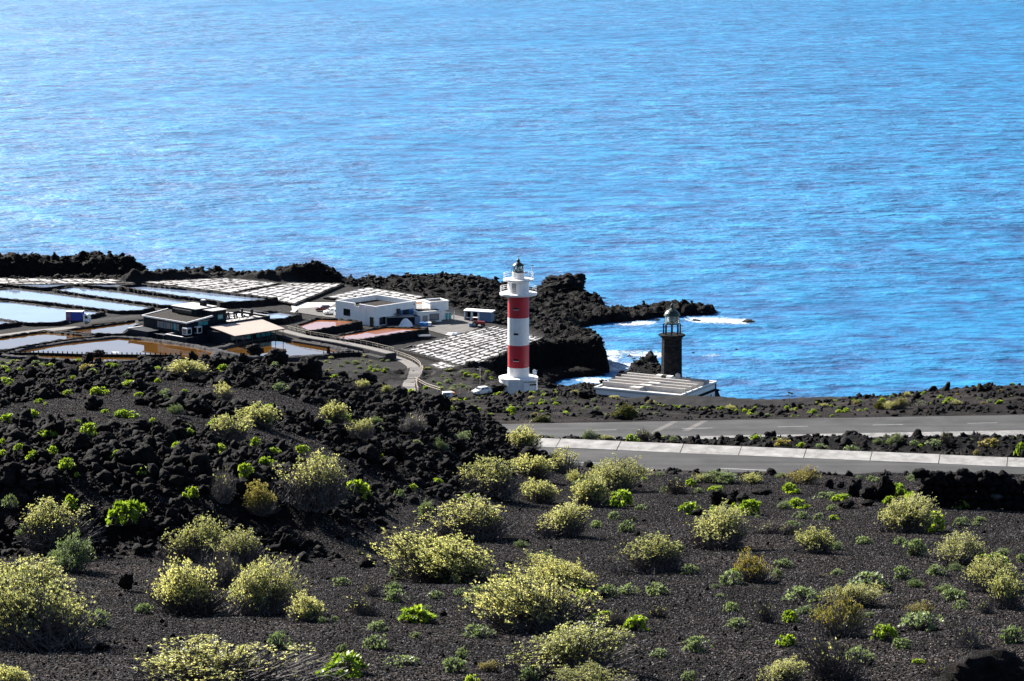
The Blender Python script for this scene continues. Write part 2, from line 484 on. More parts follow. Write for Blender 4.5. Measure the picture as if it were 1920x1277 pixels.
def np_mesh(name, V, F, mat, smooth=False, attr=None):
    """fast mesh from numpy arrays, F is (n,3) or (n,4)"""
    me = bpy.data.meshes.new(name)
    k = F.shape[1]
    me.vertices.add(len(V)); me.vertices.foreach_set('co', np.asarray(V, np.float32).ravel())
    me.loops.add(F.size); me.loops.foreach_set('vertex_index', np.asarray(F, np.int32).ravel())
    me.polygons.add(len(F)); me.polygons.foreach_set('loop_start', np.arange(0, F.size, k, dtype=np.int32))
    me.polygons.foreach_set('loop_total', np.full(len(F), k, np.int32))
    if smooth: me.polygons.foreach_set('use_smooth', np.ones(len(F), bool))
    if attr:
        for an, av in attr.items():
            a = me.attributes.new(an, 'FLOAT', 'POINT'); a.data.foreach_set('value', np.asarray(av, np.float32))
    me.update(calc_edges=True)
    me.validate()
    me.materials.append(M[mat])
    return me
def link(name, me, parent=None):
    o = bpy.data.objects.new(name, me); COL.objects.link(o)
    if parent is not None: o.parent = parent
    return o
def tag(o, label, cat, group=None):
    o['label'] = label; o['category'] = cat
    if group: o['group'] = group
    return o
def thing(name, label, cat, loc=(0, 0, 0), rotz=0.0, group=None):
    o = bpy.data.objects.new(name, None); COL.objects.link(o)
    o.location = tuple(map(float, loc)); o.rotation_euler = (0, 0, rotz)
    o.empty_display_size = 0.3
    return tag(o, label, cat, group)
def struct(o):
    o['kind'] = 'structure'; return o
# ------------------------------------------------------------------ terrain height
XS = np.array([-500, 0, 250, 500, 620, 700, 800, 870, 930, 1000, 1080, 1200, 1350, 1480, 1600, 1700, 1780, 1850, 1920, 2400], float)
DS = np.array([12, 20, 32, 42, 50, 60, 66, 69, 72, 80, 90, 100, 112, 118, 126, 133, 140, 155, 180, 205, 218, 228, 242, 258, 272, 290, 330, 400, 480], float)
plain_rows = [2900, 1951, 1463, 1277, 1170, 1088, 1050, 1031, 1013, 978, 938, 905, 894, 888, 862, 838, 826, 838, 842, 834, 788, 778, 764, 754]
def col(mound, berm, ridge):
    r = list(plain_rows)
    for k, v in mound.items(): r[DS.tolist().index(k)] = v
    if berm is not None:
        r[14], r[15], r[16] = berm
    # from far road edge up to the ridge crest
    r[21] = 788 + (ridge - 788) * 0.28; r[22] = 788 + (ridge - 788) * 0.62; r[23] = 788 + (ridge - 788) * 0.92
    r += [ridge, ridge + 22, ridge + 50, 800, 772]
    return r
def md(*v): return dict(zip((60, 66, 69, 72, 80, 90, 100, 112, 118, 126, 133, 140, 155, 180), v))
TAB = np.array([
    col(md(1085, 1040, 905, 870, 815, 762, 726, 703, 700, 722, 770, 800, 830, 850), (720, 770, 800), 805),
    col(md(1085, 1040, 885, 838, 792, 742, 708, 690, 688, 715, 770, 800, 830, 850), (715, 770, 800), 805),
    col(md(1088, 1042, 890, 842, 790, 732, 700, 682, 680, 712, 770, 800, 830, 850), (710, 770, 800), 800),
    col(md(1088, 1046, 950, 890, 825, 748, 709, 685, 682, 714, 770, 800, 830, 850), (712, 770, 800), 790),
    col(md(1088, 1050, 1000, 945, 870, 785, 738, 709, 706, 732, 775, 800, 830, 850), (730, 775, 800), 780),
    col(md(1088, 1050, 1031, 1000, 925, 815, 757, 727, 724, 746, 785, 805, 830, 850), (745, 785, 805), 770),
    col(md(1088, 1050, 1031, 1010, 950, 850, 785, 748, 742, 760, 795, 810, 830, 850), (760, 795, 810), 757),
    col(md(1088, 1050, 1031, 1013, 965, 885, 818, 770, 762, 780, 800, 812, 830, 850), (780, 800, 812), 748),
    col(md(1088, 1050, 1031, 1013, 975, 915, 858, 812, 800, 812, 818, 820, 830, 850), (812, 818, 820), 738),
    col(md(1088, 1050, 1031, 1013, 978, 932, 893, 868, 850, 846, 830, 824, 832, 842), (846, 830, 824), 734),
    col(md(1088, 1050, 1031, 1013, 978, 937, 905, 890, 882, 858, 835, 826, 834, 842), (858, 835, 826), 735),
    col({}, (860, 836, 826), 756),
    col({}, (862, 838, 826), 769),
    col({}, (864, 840, 823), 763),
    col({}, (866, 842, 821), 746),
    col({}, (868, 842, 820), 740),
    col({}, (870, 842, 820), 731),
    col({}, (870, 842, 819), 720),
    col({}, (872, 842, 818), 722),
    col({}, (880, 845, 818), 715)])
US = (XS - 960.0) / FPX / CP
LD = np.log(DS)
BASE_COL = TAB[12]
def _tab(u, ld, T=TAB):
    i = np.clip(np.searchsorted(US, u) - 1, 0, len(US) - 2)
    j = np.clip(np.searchsorted(LD, ld) - 1, 0, len(LD) - 2)
    a = np.clip((u - US[i]) / (US[i + 1] - US[i]), 0, 1)
    c = np.clip((ld - LD[j]) / (LD[j + 1] - LD[j]), 0, 1)
    return (T[i, j] * (1 - a) * (1 - c) + T[i + 1, j] * a * (1 - c) + T[i, j + 1] * (1 - a) * c + T[i + 1, j + 1] * a * c)
def near_row(u, d):
    ld = np.log(d)
    out = 0
    for du, wu in ((-0.008, 0.25), (0, 0.5), (0.008, 0.25)):
        for dl, wl in ((-0.018, 0.25), (0, 0.5), (0.018, 0.25)):
            out = out + wu * wl * _tab(u + du, ld + dl)
    return out

ROAD_N_Z, ROAD_F_Z = 86.1, 70.75
rn = [at_z(x, y, ROAD_N_Z) for x, y in ((1112, 868), (1692, 893))]
rf = [at_z(x, y, ROAD_F_Z) for x, y in ((1125, 806.5), (1860, 793))]
def line_frame(p, q):
    t = (q - p)[:2]; t = t / np.hypot(*t)
    return p[:2], t, np.array([-t[1], t[0]])           # origin, along (+x), across (+y, away)
RN = line_frame(*rn); RF = line_frame(*rf)
HW = 3.1
def sdc(X, Y, fr):
    return (X - fr[0][0]) * fr[2][0] + (Y - fr[0][1]) * fr[2][1]
def lava_amount(X, Y):
    """0..1 how much clinker crops out of the cinder"""
    d = np.maximum(Y, 12.0); u = X / d
    row = near_row(u, d); pr = np.interp(np.log(d), LD, BASE_COL)
    mound = sstep(18, 60, pr - row) * (d < 135)
    n = fbm2(X * 0.22, Y * 0.22, 4, 31)
    a = mound * sstep(0.0, 0.26, n + 0.22 * sstep(84, 68, d) + 0.10 * sstep(-.09, -.05, u))
    face = sstep(64.5, 67, d) * sstep(80, 73, d) * sstep(-.055, -.085, u)
    a = np.maximum(a, face * sstep(-0.75, -0.2, n))
    flank = mound * sstep(-0.02, 0.03, u + 0.055) * 0.8
    a = np.maximum(a, flank * sstep(-0.5, 0.0, n))
    berm = (sdc(X, Y, RN) > HW + 1.5) * (sdc(X, Y, RF) < -HW - 1.6) * (u > -0.02)
    a = np.maximum(a, berm * sstep(-0.35, 0.1, n + 0.1))
    far = (sdc(X, Y, RF) > HW + 5) * (Y < 420)
    a = np.maximum(a, far * sstep(0.0, 0.35, n) * 0.8)
    a = np.maximum(a, sstep(130, 170, d) * (u < -0.02))
    return a
def near_h(X, Y, want=False):
    d = np.maximum(Y, 12.0); u = X / d
    z = row_to_z(near_row(u, d), d)
    lv = lava_amount(X, Y)
    fade = sstep(500, 300, d)
    und = 0.17 * fbm2(X * 0.3, Y * 0.3, 3, 3) + 0.035 * fbm2(X * 1.6, Y * 1.6, 3, 5)
    rough = (ridge2(X * 0.8, Y * 0.8, 5, 9) - 0.66) * 0.65 + (ridge2(X * 3.3, Y * 3.3, 3, 19) - 0.6) * 0.32
    z = z + (und + lv * rough) * fade
    for fr, rz, lo, hi in ((RN, ROAD_N_Z, -HW - 0.5, HW + 1.9), (RF, ROAD_F_Z, -HW - 1.9, HW + 0.5)):
        s = sdc(X, Y, fr)
        out = np.maximum(np.maximum(lo - s, s - hi), 0)
        w = 1 - sstep(0.0, 3.0, out)
        w = w * (u > -0.06)
        zz = rz - 0.06 - 0.25 * (fr is RF) * sstep(-HW, -HW - 1.4, s)
        z = z * (1 - w) + zz * w
        lv = lv * (1 - w)
    if want: return z, lv
    return z

# coast -------------------------------------------------------------
COAST_PX = [(-900, 541), (-300, 541), (0, 541), (240, 542), (300, 541), (480, 542), (618, 541), (640, 547), (700, 548), (800, 545), (930, 547), (1000, 550),
            (1060, 554), (1100, 557), (1125, 566), (1130, 572), (1110, 580), (1150, 585), (1200, 579), (1262, 577), (1335, 582), (1344, 587), (1300, 593), (1232, 596),
            (1185, 603), (1120, 608), (1090, 613), (1072, 632), (1085, 660), (1137, 682), (1147, 698), (1130, 706), (1078, 708), (1052, 716), (1056, 742), (1105, 748),
            (1140, 740), (1162, 722), (1205, 700), (1238, 700), (1262, 716), (1300, 724), (1334, 740), (1350, 815), (1500, 822), (1700, 826), (2200, 832), (3200, 845)]
COAST = [tuple(at_z(x, y, 0)[:2]) for x, y in COAST_PX] + [(420.0, 300.0), (-420.0, 300.0)]
def sdist(X, Y, poly):
    X = np.asarray(X, float); Y = np.asarray(Y, float)
    best = np.full(X.shape, 1e9); ins = np.zeros(X.shape, bool)
    n = len(poly)
    for k in range(n):
        ax, ay = poly[k]; bx, by = poly[(k + 1) % n]
        ex, ey = bx - ax, by - ay
        t = np.clip(((X - ax) * ex + (Y - ay) * ey) / (ex * ex + ey * ey + 1e-9), 0, 1)
        best = np.minimum(best, np.hypot(X - ax - t * ex, Y - ay - t * ey))
        c = ((ay > Y) != (by > Y)) & (X < ex * (Y - ay) / (by - ay + 1e-12) + ax)
        ins ^= c
    return np.where(ins, best, -best)
GZ = 5.5
FLAT = [tuple(at_z(x, y, GZ)[:2]) for x, y in [(-600, 523), (250, 531), (445, 522), (640, 531), (700, 539), (800, 557), (850, 577), (905, 598), (965, 611), (1026, 638), (885, 691), (815, 702), (700, 706), (600, 702), (300, 700), (-600, 700)]]
GULLY = [tuple(at_z(x, y, 1.5)[:2]) for x, y in [(1145, 688), (1035, 682), (1000, 690), (930, 717), (884, 736), (940, 744), (1066, 740), (1140, 720)]]
CTRL = [(-600, 600, 5.5), (-300, 560, 5.5), (0, 600, 5.5), (0, 540, 5.5), (300, 600, 5.5), (300, 540, 5.5), (500, 560, 5.5), (600, 600, 5.5), (760, 600, 5.5), (900, 620, 5.5), (860, 650, 5.8), (1000, 642, 6.2), (1060, 640, 7.2), (1120, 640, 7.6),
        (700, 540, 4.2), (850, 535, 5.2), (950, 556, 4.6), (1000, 558, 3.4), (1060, 570, 2.8), (1060, 556, 2.0), (1110, 570, 1.8), (1050, 595, 4.0), (1120, 594, 2.4), (1200, 590, 2.4), (1320, 586, 1.8), (640, 690, 6.4), (700, 705, 7), (780, 705, 7), (850, 715, 9), (970, 733, 11), (905, 737, 10.6), (1020, 738, 6.0),
        (1090, 746, 3.0), (1140, 745, 4.0), (1180, 742, 6.2), (1240, 738, 6.6), (1290, 748, 6.4), (1300, 727, 1.5), (1240, 708, 3.0), (1200, 706, 3.2), (0, 690, 6.4), (300, 690, 6.4), (500, 690, 6.4), (-600, 690, 6.4)]
CW = np.array([at_z(x, y, z) for x, y, z in CTRL] + [(x, 480, 21.0) for x in (-120, -70, -30, 0, 30, 60, 100)] + [(x, 520, 13.0) for x in (-120, -60, -20)] + [(60, 540, 8.0), (90, 520, 8.0), (130, 500, 9.0)])
RIDGES = [([(-600, 497), (0, 493), (150, 491), (238, 493)], 8.8, 4.6, 5.0), ([(255, 512), (330, 509), (480, 506), (540, 502), (606, 496)], 8.6, 3.2, 5.0), ([(560, 500), (606, 497)], 9.2, 1.8, 4.5)]
def coast_h(X, Y, want=False):
    X = np.asarray(X, float); Y = np.asarray(Y, float)
    num = 0; den = 0
    for cx, cy, cz in CW:
        w = 1.0 / ((X - cx) ** 2 + (Y - cy) ** 2 + 30.0) ** 1.8
        num = num + w * cz; den = den + w
    z = num / den
    sd = sdist(X, Y, COAST) + 3.0 * fbm2(X * 0.09, Y * 0.09, 3, 71) + 1.3 * fbm2(X * 0.4, Y * 0.4, 3, 72)
    fl = sstep(-1.0, 3.0, sdist(X, Y, FLAT))
    gl = sstep(-1.6, 1.2, sdist(X, Y, GULLY) + 1.0 * fbm2(X * 0.3, Y * 0.3, 2, 75))
    lowland = sstep(640, 600, Y)
    r1 = ridge2(X * 0.085, Y * 0.085, 5, 41); r2 = ridge2(X * 0.33, Y * 0.33, 4, 47)
    amp = (1 - fl) * (1 - 0.85 * lowland * sstep(25, 45, sd)) * np.clip(z / 5.0, 0.25, 1.1) * (1 - 0.75 * (X > 8) * (Y < 645))
    for pts, zt, add, wid in RIDGES:
        P = [at_z(x, y, zt) for x, y in pts]
        b = np.full(X.shape, 1e9)
        for p, q in zip(P[:-1], P[1:]):
            ex, ey = (q - p)[:2]
            t = np.clip(((X - p[0]) * ex + (Y - p[1]) * ey) / (ex * ex + ey * ey), 0, 1)
            b = np.minimum(b, np.hypot(X - p[0] - t * ex, Y - p[1] - t * ey))
        z = z + add * np.exp(-(b / wid) ** 4) * (0.75 + 0.35 * r2)
    r3 = ridge2(X * 0.9, Y * 0.9, 3, 49)
    z = z + amp * ((r1 - 0.62) * 2.6 + (r2 - 0.62) * 1.8 + (r3 - 0.58) * 1.1)
    led = z / 1.3; led = (np.floor(led) + sstep(0.25, 0.75, led - np.floor(led))) * 1.3
    z = z + (led - z) * 0.65 * (1 - fl)
    z = z * (1 - gl) + np.minimum(z, 0.9 + 1.6 * (r2 - 0.3)) * gl
    z = z * (1 - fl) + GZ * fl
    z = z + (1 - fl) * 0.35 * fbm2(X * 0.9, Y * 0.9, 3, 51) + fl * 0.05 * fbm2(X * 0.6, Y * 0.6, 2, 53)
    wr = sstep(-8, 3, X + 3 * fbm2(X * .1, Y * .1, 2, 66)) * sstep(690, 708, Y)
    z = z * (1 - 0.85 * wr) + wr * 0.85 * (0.1 + 4.2 * (r2 - .42) + 1.6 * (r3 - .5) + 1.4 * (r1 - .5))
    c = sstep(-2.2, 2.2, sd)
    z = -3.0 + (z + 3.0) * c
    if want:
        dust = np.maximum(fl * 0.55, 0.55 * lowland * sstep(14, 34, sd) * (1 - gl) * sstep(0.35, 0.65, fbm2(X * 0.06, Y * 0.06, 3, 77) * 0.7 + 0.62))
        return z, dust
    return z
def ground(X, Y):
    X = np.asarray(X, float); Y = np.asarray(Y, float)
    t = sstep(425, 470, Y)
    a = np.where(Y < 471, near_h(X, np.minimum(Y, 479)), 0) if np.any(Y < 471) else 0
    c = coast_h(X, Y) if np.any(Y > 424) else 0
    return a * (1 - t) + c * t
def hit(px, py, d0=30.0, d1=800.0, n=900):
    d = np.exp(np.linspace(math.log(d0), math.log(d1), n))
    r = ray(px, py); X = r[0] / r[1] * d; Z = CAM_Z + r[2] / r[1] * d
    k = np.nonzero(ground(X, d) >= Z)[0]
    if len(k) == 0: return None
    k = k[0]
    if k == 0: return np.array([X[0], d[0], Z[0]])
    dd = np.linspace(d[k - 1], d[k], 12)
    XX = r[0] / r[1] * dd; ZZ = CAM_Z + r[2] / r[1] * dd; G = ground(XX, dd)
    kk = np.nonzero(G >= ZZ)[0]; kk = kk[0] if len(kk) else 11
    return np.array([XX[kk], dd[kk], float(G[kk])])

def grid_faces(nr, nc):
    i = np.arange(nr - 1)[:, None] * nc + np.arange(nc - 1)[None, :]
    return np.stack([i, i + 1, i + nc + 1, i + nc], -1).reshape(-1, 4)
# near ground: a polar sheet, finer where the picture looks closely
dd = np.concatenate([np.exp(np.arange(math.log(9), math.log(38), 0.03)), np.exp(np.arange(math.log(38), math.log(130), 0.0042)), np.exp(np.arange(math.log(130), math.log(285), 0.0055)), np.exp(np.arange(math.log(285), math.log(478), 0.02))])
uu = np.concatenate([np.linspace(-0.62, -0.21, 26)[:-1], np.linspace(-0.21, 0.21, 440), np.linspace(0.21, 0.62, 26)[1:]])
DD, UU = np.meshgrid(dd, uu, indexing='ij')
X = (UU * DD).ravel(); Y = DD.ravel()
Z, LV = near_h(X, Y, True)
t = sstep(425, 470, Y)
sel = Y > 424
Z[sel] = Z[sel] * (1 - t[sel]) + coast_h(X[sel], Y[sel]) * t[sel] - 0.15
me = np_mesh('volcanic_ground', np.stack([X, Y, Z], 1), grid_faces(*DD.shape), 'cinder', True, {'lava': LV})
struct(link('volcanic_ground', me))
# loose cinder grains on the near slope: scattered instances of one small angular stone
gf = grid_faces(*DD.shape); cen = gf[:, 0]
ok = (Y[cen] > 39) & (Y[cen] < 116) & (np.abs(X[cen] / Y[cen]) < 0.2) & (LV[cen] < 0.55) & (sdc(X[cen], Y[cen], RN) < -HW - 0.5)
gf = gf[ok]; used, inv_ = np.unique(gf, return_inverse=True)
gm_ = np_mesh('cinder_grains', np.stack([X, Y, Z], 1)[used], inv_.reshape(gf.shape), 'grain')
go = link('cinder_grains', gm_); go['kind'] = 'stuff'; tag(go, 'fine dark cinder grains covering the near slope', 'gravel')
ng = bpy.data.node_groups.new('cinder_scatter', 'GeometryNodeTree')
ng.interface.new_socket('Geometry', in_out='INPUT', socket_type='NodeSocketGeometry'); ng.interface.new_socket('Geometry', in_out='OUTPUT', socket_type='NodeSocketGeometry')
N = ng.nodes; gi = N.new('NodeGroupInput'); gout = N.new('NodeGroupOutput')
dp = N.new('GeometryNodeDistributePointsOnFaces'); dp.inputs['Density'].default_value = 170.0; dp.inputs['Seed'].default_value = 3
ic = N.new('GeometryNodeMeshIcoSphere'); ic.inputs['Radius'].default_value = 1.0; ic.inputs['Subdivisions'].default_value = 1
sm = N.new('GeometryNodeSetMaterial'); sm.inputs['Material'].default_value = M['grain']
ss = N.new('GeometryNodeSetShadeSmooth'); ss.inputs['Shade Smooth'].default_value = False
ip = N.new('GeometryNodeInstanceOnPoints')
rv = N.new('FunctionNodeRandomValue'); rv.data_type = 'FLOAT_VECTOR'; rv.inputs[0].default_value = (0.009, 0.009, 0.007); rv.inputs[1].default_value = (0.030, 0.030, 0.024)
rr_ = N.new('FunctionNodeRandomValue'); rr_.data_type = 'FLOAT_VECTOR'; rr_.inputs[0].default_value = (0, 0, 0); rr_.inputs[1].default_value = (6.28, 6.28, 6.28)
lk = ng.links.new
lk(gi.outputs[0], dp.inputs['Mesh']); lk(dp.outputs['Points'], ip.inputs['Points']); lk(ic.outputs['Mesh'], ss.inputs['Geometry']); lk(ss.outputs['Geometry'], sm.inputs['Geometry']); lk(sm.outputs['Geometry'], ip.inputs['Instance'])
lk(rv.outputs[0], ip.inputs['Scale']); lk(rr_.outputs[0], ip.inputs['Rotation']); lk(ip.outputs['Instances'], gout.inputs[0])
go.modifiers.new('scatter', 'NODES').node_group = ng
# coast ground
cx = np.concatenate([np.arange(-330, -172, 3.0), np.arange(-172, 62, 0.62), np.arange(62, 260, 3.0)])
cy = np.concatenate([np.arange(455, 560, 1.6), np.arange(560, 790, 0.62), np.arange(790, 840, 8)])
YY, XX = np.meshgrid(cy, cx, indexing='ij')
X = XX.ravel(); Y = YY.ravel()
Z, DU = coast_h(X, Y, True)
me = np_mesh('coast_ground', np.stack([X, Y, Z], 1), grid_faces(*YY.shape), 'coast_ground', False, {'dust': DU})
struct(link('coast_ground', me))
# sea
sea = MB().add([(-40000, -2000, 0), (40000, -2000, 0), (40000, 70000, 0), (-40000, 70000, 0)], [(0, 1, 2, 3)]).build('sea', 'sea_water')
struct(sea)

# ------------------------------------------------------------------ roads
def road_pts(fr, s, along):
    return fr[0][0] + fr[1][0] * along + fr[2][0] * s, fr[0][1] + fr[1][1] * along + fr[2][1] * s
def ribbon(name, fr, z, s0, s1, a0, a1, mat, dz0=0.0, dz1=0.0, n=60, parent=None):
    mb = MB(); vs = []
    for k in range(n + 1):
        a = a0 + (a1 - a0) * k / n
        for s, dz in ((s0, dz0), (s1, dz1)):
            x, y = road_pts(fr, s, a); vs.append((x, y, z + dz))
    mb.add(vs, [(2 * k, 2 * k + 2, 2 * k + 3, 2 * k + 1) for k in range(n)])
    return mb.build(name, mat, parent)
road_n = struct(ribbon('road', RN, ROAD_N_Z, -HW, HW, -9, 75, 'asphalt'))
road_f = struct(ribbon('road', RF, ROAD_F_Z, -HW, HW, -14, 95, 'asphalt'))
def along_of(fr, px, py, z):
    p = at_z(px, py, z)[:2] - fr[0]
    return float(p @ fr[1])
for fr, z, rd, xs in ((RN, ROAD_N_Z, road_n, (1398, 1077)), (RF, ROAD_F_Z, road_f, (1125, 1495))):
    a0 = along_of(fr, xs[0], 803 if fr is RF else 881, z)
    for k in range(-3, 11):
        a = a0 + k * 7.55
        if a < -8 or a > 70: continue
        ribbon('lane_dash', fr, z + 0.006, -0.075, 0.075, a - 1.2, a + 1.2, 'line_paint', n=4, parent=rd)
# two worn pale patches where a track joins the far road
for a0, sh in ((3.9, 0.0), (6.0, 0.25)):
    mb = MB(); pts = []
    for s in np.linspace(-1.0, HW - 0.15, 10):
        for w in (0, 0.55):
            x, y = road_pts(RF, s, a0 + w + (s + 1) * 0.55 + sh); pts.append((x, y, ROAD_F_Z + 0.005))
    mb.add(pts, [(2 * k, 2 * k + 1, 2 * k + 3, 2 * k + 2) for k in range(9)]).build('worn_patch', 'yard_dust', road_f)
# concrete gutters, slab by slab
def gutter(fr, z, s0, s1, dz0, dz1, a0, a1, L, name):
    root = struct(bpy.data.objects.new('concrete_gutter', None)); COL.objects.link(root)
    a = a0
    while a < a1:
        ln = L * random.uniform(0.9, 1.1)
        mb = MB(); g = 0.018; t = 0.12
        b4 = []; t4 = []
        j = random.uniform(-0.012, 0.012)
        for s, dz, aa in ((s0, dz0, a + g), (s0, dz0, a + ln - g), (s1, dz1, a + ln - g), (s1, dz1, a + g)):
            x, y = road_pts(fr, s + random.uniform(-0.02, 0.02), aa)
            b4.append((x, y, z + dz - t)); t4.append((x, y, z + dz + 0.012 + j))
        mb.hexa(b4, t4).build('concrete_slab', 'concrete', root)
        a += ln
    return root
gutter(RN, ROAD_N_Z, HW + 0.01, HW + 1.28, 0.0, 0.17, -8, 70, 3.0, 'near')
gutter(RF, ROAD_F_Z, -HW - 1.25, -HW - 0.01, -0.22, 0.0, -2, 90, 3.1, 'far')
# ------------------------------------------------------------------ salt works
def poly_area(P):
    return 0.5 * sum(P[k][0] * P[(k + 1) % len(P)][1] - P[(k + 1) % len(P)][0] * P[k][1] for k in range(len(P)))
def offset_poly(P, o):
    n = len(P); out = []
    for k in range(n):
        p0 = np.array(P[k - 1]); p1 = np.array(P[k]); p2 = np.array(P[(k + 1) % n])
        a = (p1 - p0) / np.hypot(*(p1 - p0)); c = (p2 - p1) / np.hypot(*(p2 - p1))
        na = np.array([a[1], -a[0]]); nc = np.array([c[1], -c[0]])
        m = na + nc; m = m / (np.hypot(*m) + 1e-6)
        out.append(p1 + m * o / max(0.45, float(m @ na)))
    return out
def dense(P, step):
    out = []
    for k in range(len(P)):
        a = np.array(P[k]); c = np.array(P[(k + 1) % len(P)])
        n = max(1, int(np.hypot(*(c - a)) / step))
        for i in range(n): out.append(a + (c - a) * i / n)
    return out
POND_GROUP = 'evaporation ponds of the salt works'
def pond(px, zw, label, water='brine_sky_tint', bank='bank_stone', h=0.28, w=0.95, base=None, group=POND_GROUP):
    base = GZ - 0.4 if base is None else base
    P = [tuple(at_z(x, y, zw)[:2]) for x, y in px]
    if poly_area(P) < 0: P = P[::-1]
    c = np.mean(P, 0)
    root = thing('evaporation_pond', label, 'pond', (c[0], c[1], base), 0, group)
    L = [(p[0] - c[0], p[1] - c[1]) for p in P]
    IN = offset_poly(L, 0.15)
    mb = MB(); mb.add([(p[0], p[1], zw - base) for p in IN], [tuple(range(len(IN)))]).build('water', water, root)
    # bank ring: inner foot, inner top, outer top, outer foot, each ragged
    D = dense(L, 0.8); n = len(D)
    rings = []
    D2 = [tuple(p) for p in D]
    for o, z, jz, jo in ((-0.1, zw - 0.12, 0.0, 0.12), (0.28, zw + h * 0.75, 0.12, 0.12), (w * 0.55, zw + h, 0.14, 0.15), (w, zw + h * 0.8, 0.12, 0.15), (w + 0.25, base - 0.05, 0.0, 0.2)):
        ring = []
        for k in range(n):
            a = np.array(D2[k - 1]); e = np.array(D2[(k + 1) % n]); t = e - a; t = t / (np.hypot(*t) + 1e-9)
            oo = o + random.uniform(-jo, jo)
            ring.append((D2[k][0] + t[1] * oo, D2[k][1] - t[0] * oo, z - base + random.uniform(-jz, jz)))
        rings.append(ring)
    mb = MB(); vs = [p for r in rings for p in r]
    fs = []
    for i in range(len(rings) - 1):
        for k in range(n): fs.append((i * n + k, (i + 1) * n + k, (i + 1) * n + (k + 1) % n, i * n + (k + 1) % n))
    mb.add(vs, fs).build('stone_bank', bank, root)
    return root
c1 = lambda L: [(x / 4, 460 + y / 4) for x, y in L]
c2 = lambda L: [(400 + x / 4, 460 + y / 4) for x, y in L]
ZW = 6.1
pond([(-120, 545), (-40, 536), (-2, 538), (-60, 552)], ZW, 'shallow pond at the outer end of the row under the sea wall', 'brine_sky_tint')
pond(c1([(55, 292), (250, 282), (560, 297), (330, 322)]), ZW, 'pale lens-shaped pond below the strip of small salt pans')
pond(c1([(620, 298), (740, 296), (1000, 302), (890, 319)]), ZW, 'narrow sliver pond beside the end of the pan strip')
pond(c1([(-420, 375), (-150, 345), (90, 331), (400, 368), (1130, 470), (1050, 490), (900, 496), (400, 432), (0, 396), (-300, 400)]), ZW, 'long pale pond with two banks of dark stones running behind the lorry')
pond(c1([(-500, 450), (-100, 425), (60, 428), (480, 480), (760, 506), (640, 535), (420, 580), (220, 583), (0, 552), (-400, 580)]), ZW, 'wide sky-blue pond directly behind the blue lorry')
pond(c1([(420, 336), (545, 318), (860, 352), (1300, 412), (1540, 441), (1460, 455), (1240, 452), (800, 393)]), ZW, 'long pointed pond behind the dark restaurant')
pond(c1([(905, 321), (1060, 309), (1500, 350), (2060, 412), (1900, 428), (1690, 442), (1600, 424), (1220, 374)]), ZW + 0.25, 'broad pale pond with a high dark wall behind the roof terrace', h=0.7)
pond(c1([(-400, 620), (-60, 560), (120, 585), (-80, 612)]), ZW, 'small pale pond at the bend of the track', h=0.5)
pond(c1([(-300, 750), (0, 702), (330, 655), (690, 690), (420, 722), (60, 788), (-300, 830)]), ZW, 'blue pond with a yellowish rim beside the lower track', 'brine_brown', h=0.5)
pond(c1([(500, 646), (760, 612), (1010, 576), (1040, 600), (940, 640), (900, 672), (660, 668)]), ZW, 'three-cornered pond against the left wing of the restaurant', 'brine_brown', h=0.45)
pond(c1([(60, 830), (210, 782), (520, 735), (880, 699), (1080, 712), (1420, 760), (1600, 800), (1560, 850), (700, 880)]), ZW - 0.3, 'pond mirroring the dark restaurant in its brown water', 'brine_brown', 'gravel_bank', h=0.5, w=1.6)
pond(c2([(40, 790), (300, 728), (480, 700), (700, 738), (980, 800), (820, 830), (560, 850), (250, 840)]), ZW - 0.3, 'brown and blue pond below the walkway and the tiled porch', 'brine_brown', 'gravel_bank', h=0.7, w=1.8)
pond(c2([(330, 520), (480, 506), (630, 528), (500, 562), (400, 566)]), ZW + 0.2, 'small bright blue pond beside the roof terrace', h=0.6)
pond(c2([(640, 608), (785, 560), (930, 564), (1085, 578), (960, 606), (720, 648)]), ZW + 0.9, 'raised pond with blue and rusty water below the parked vans', 'brine_orange', h=0.45)
pond(c2([(910, 690), (1100, 655), (1290, 622), (1590, 630), (1400, 662), (1110, 710), (1010, 716)]), ZW + 1.0, 'bright orange pond with a tall dark retaining wall', 'brine_orange', h=0.4)

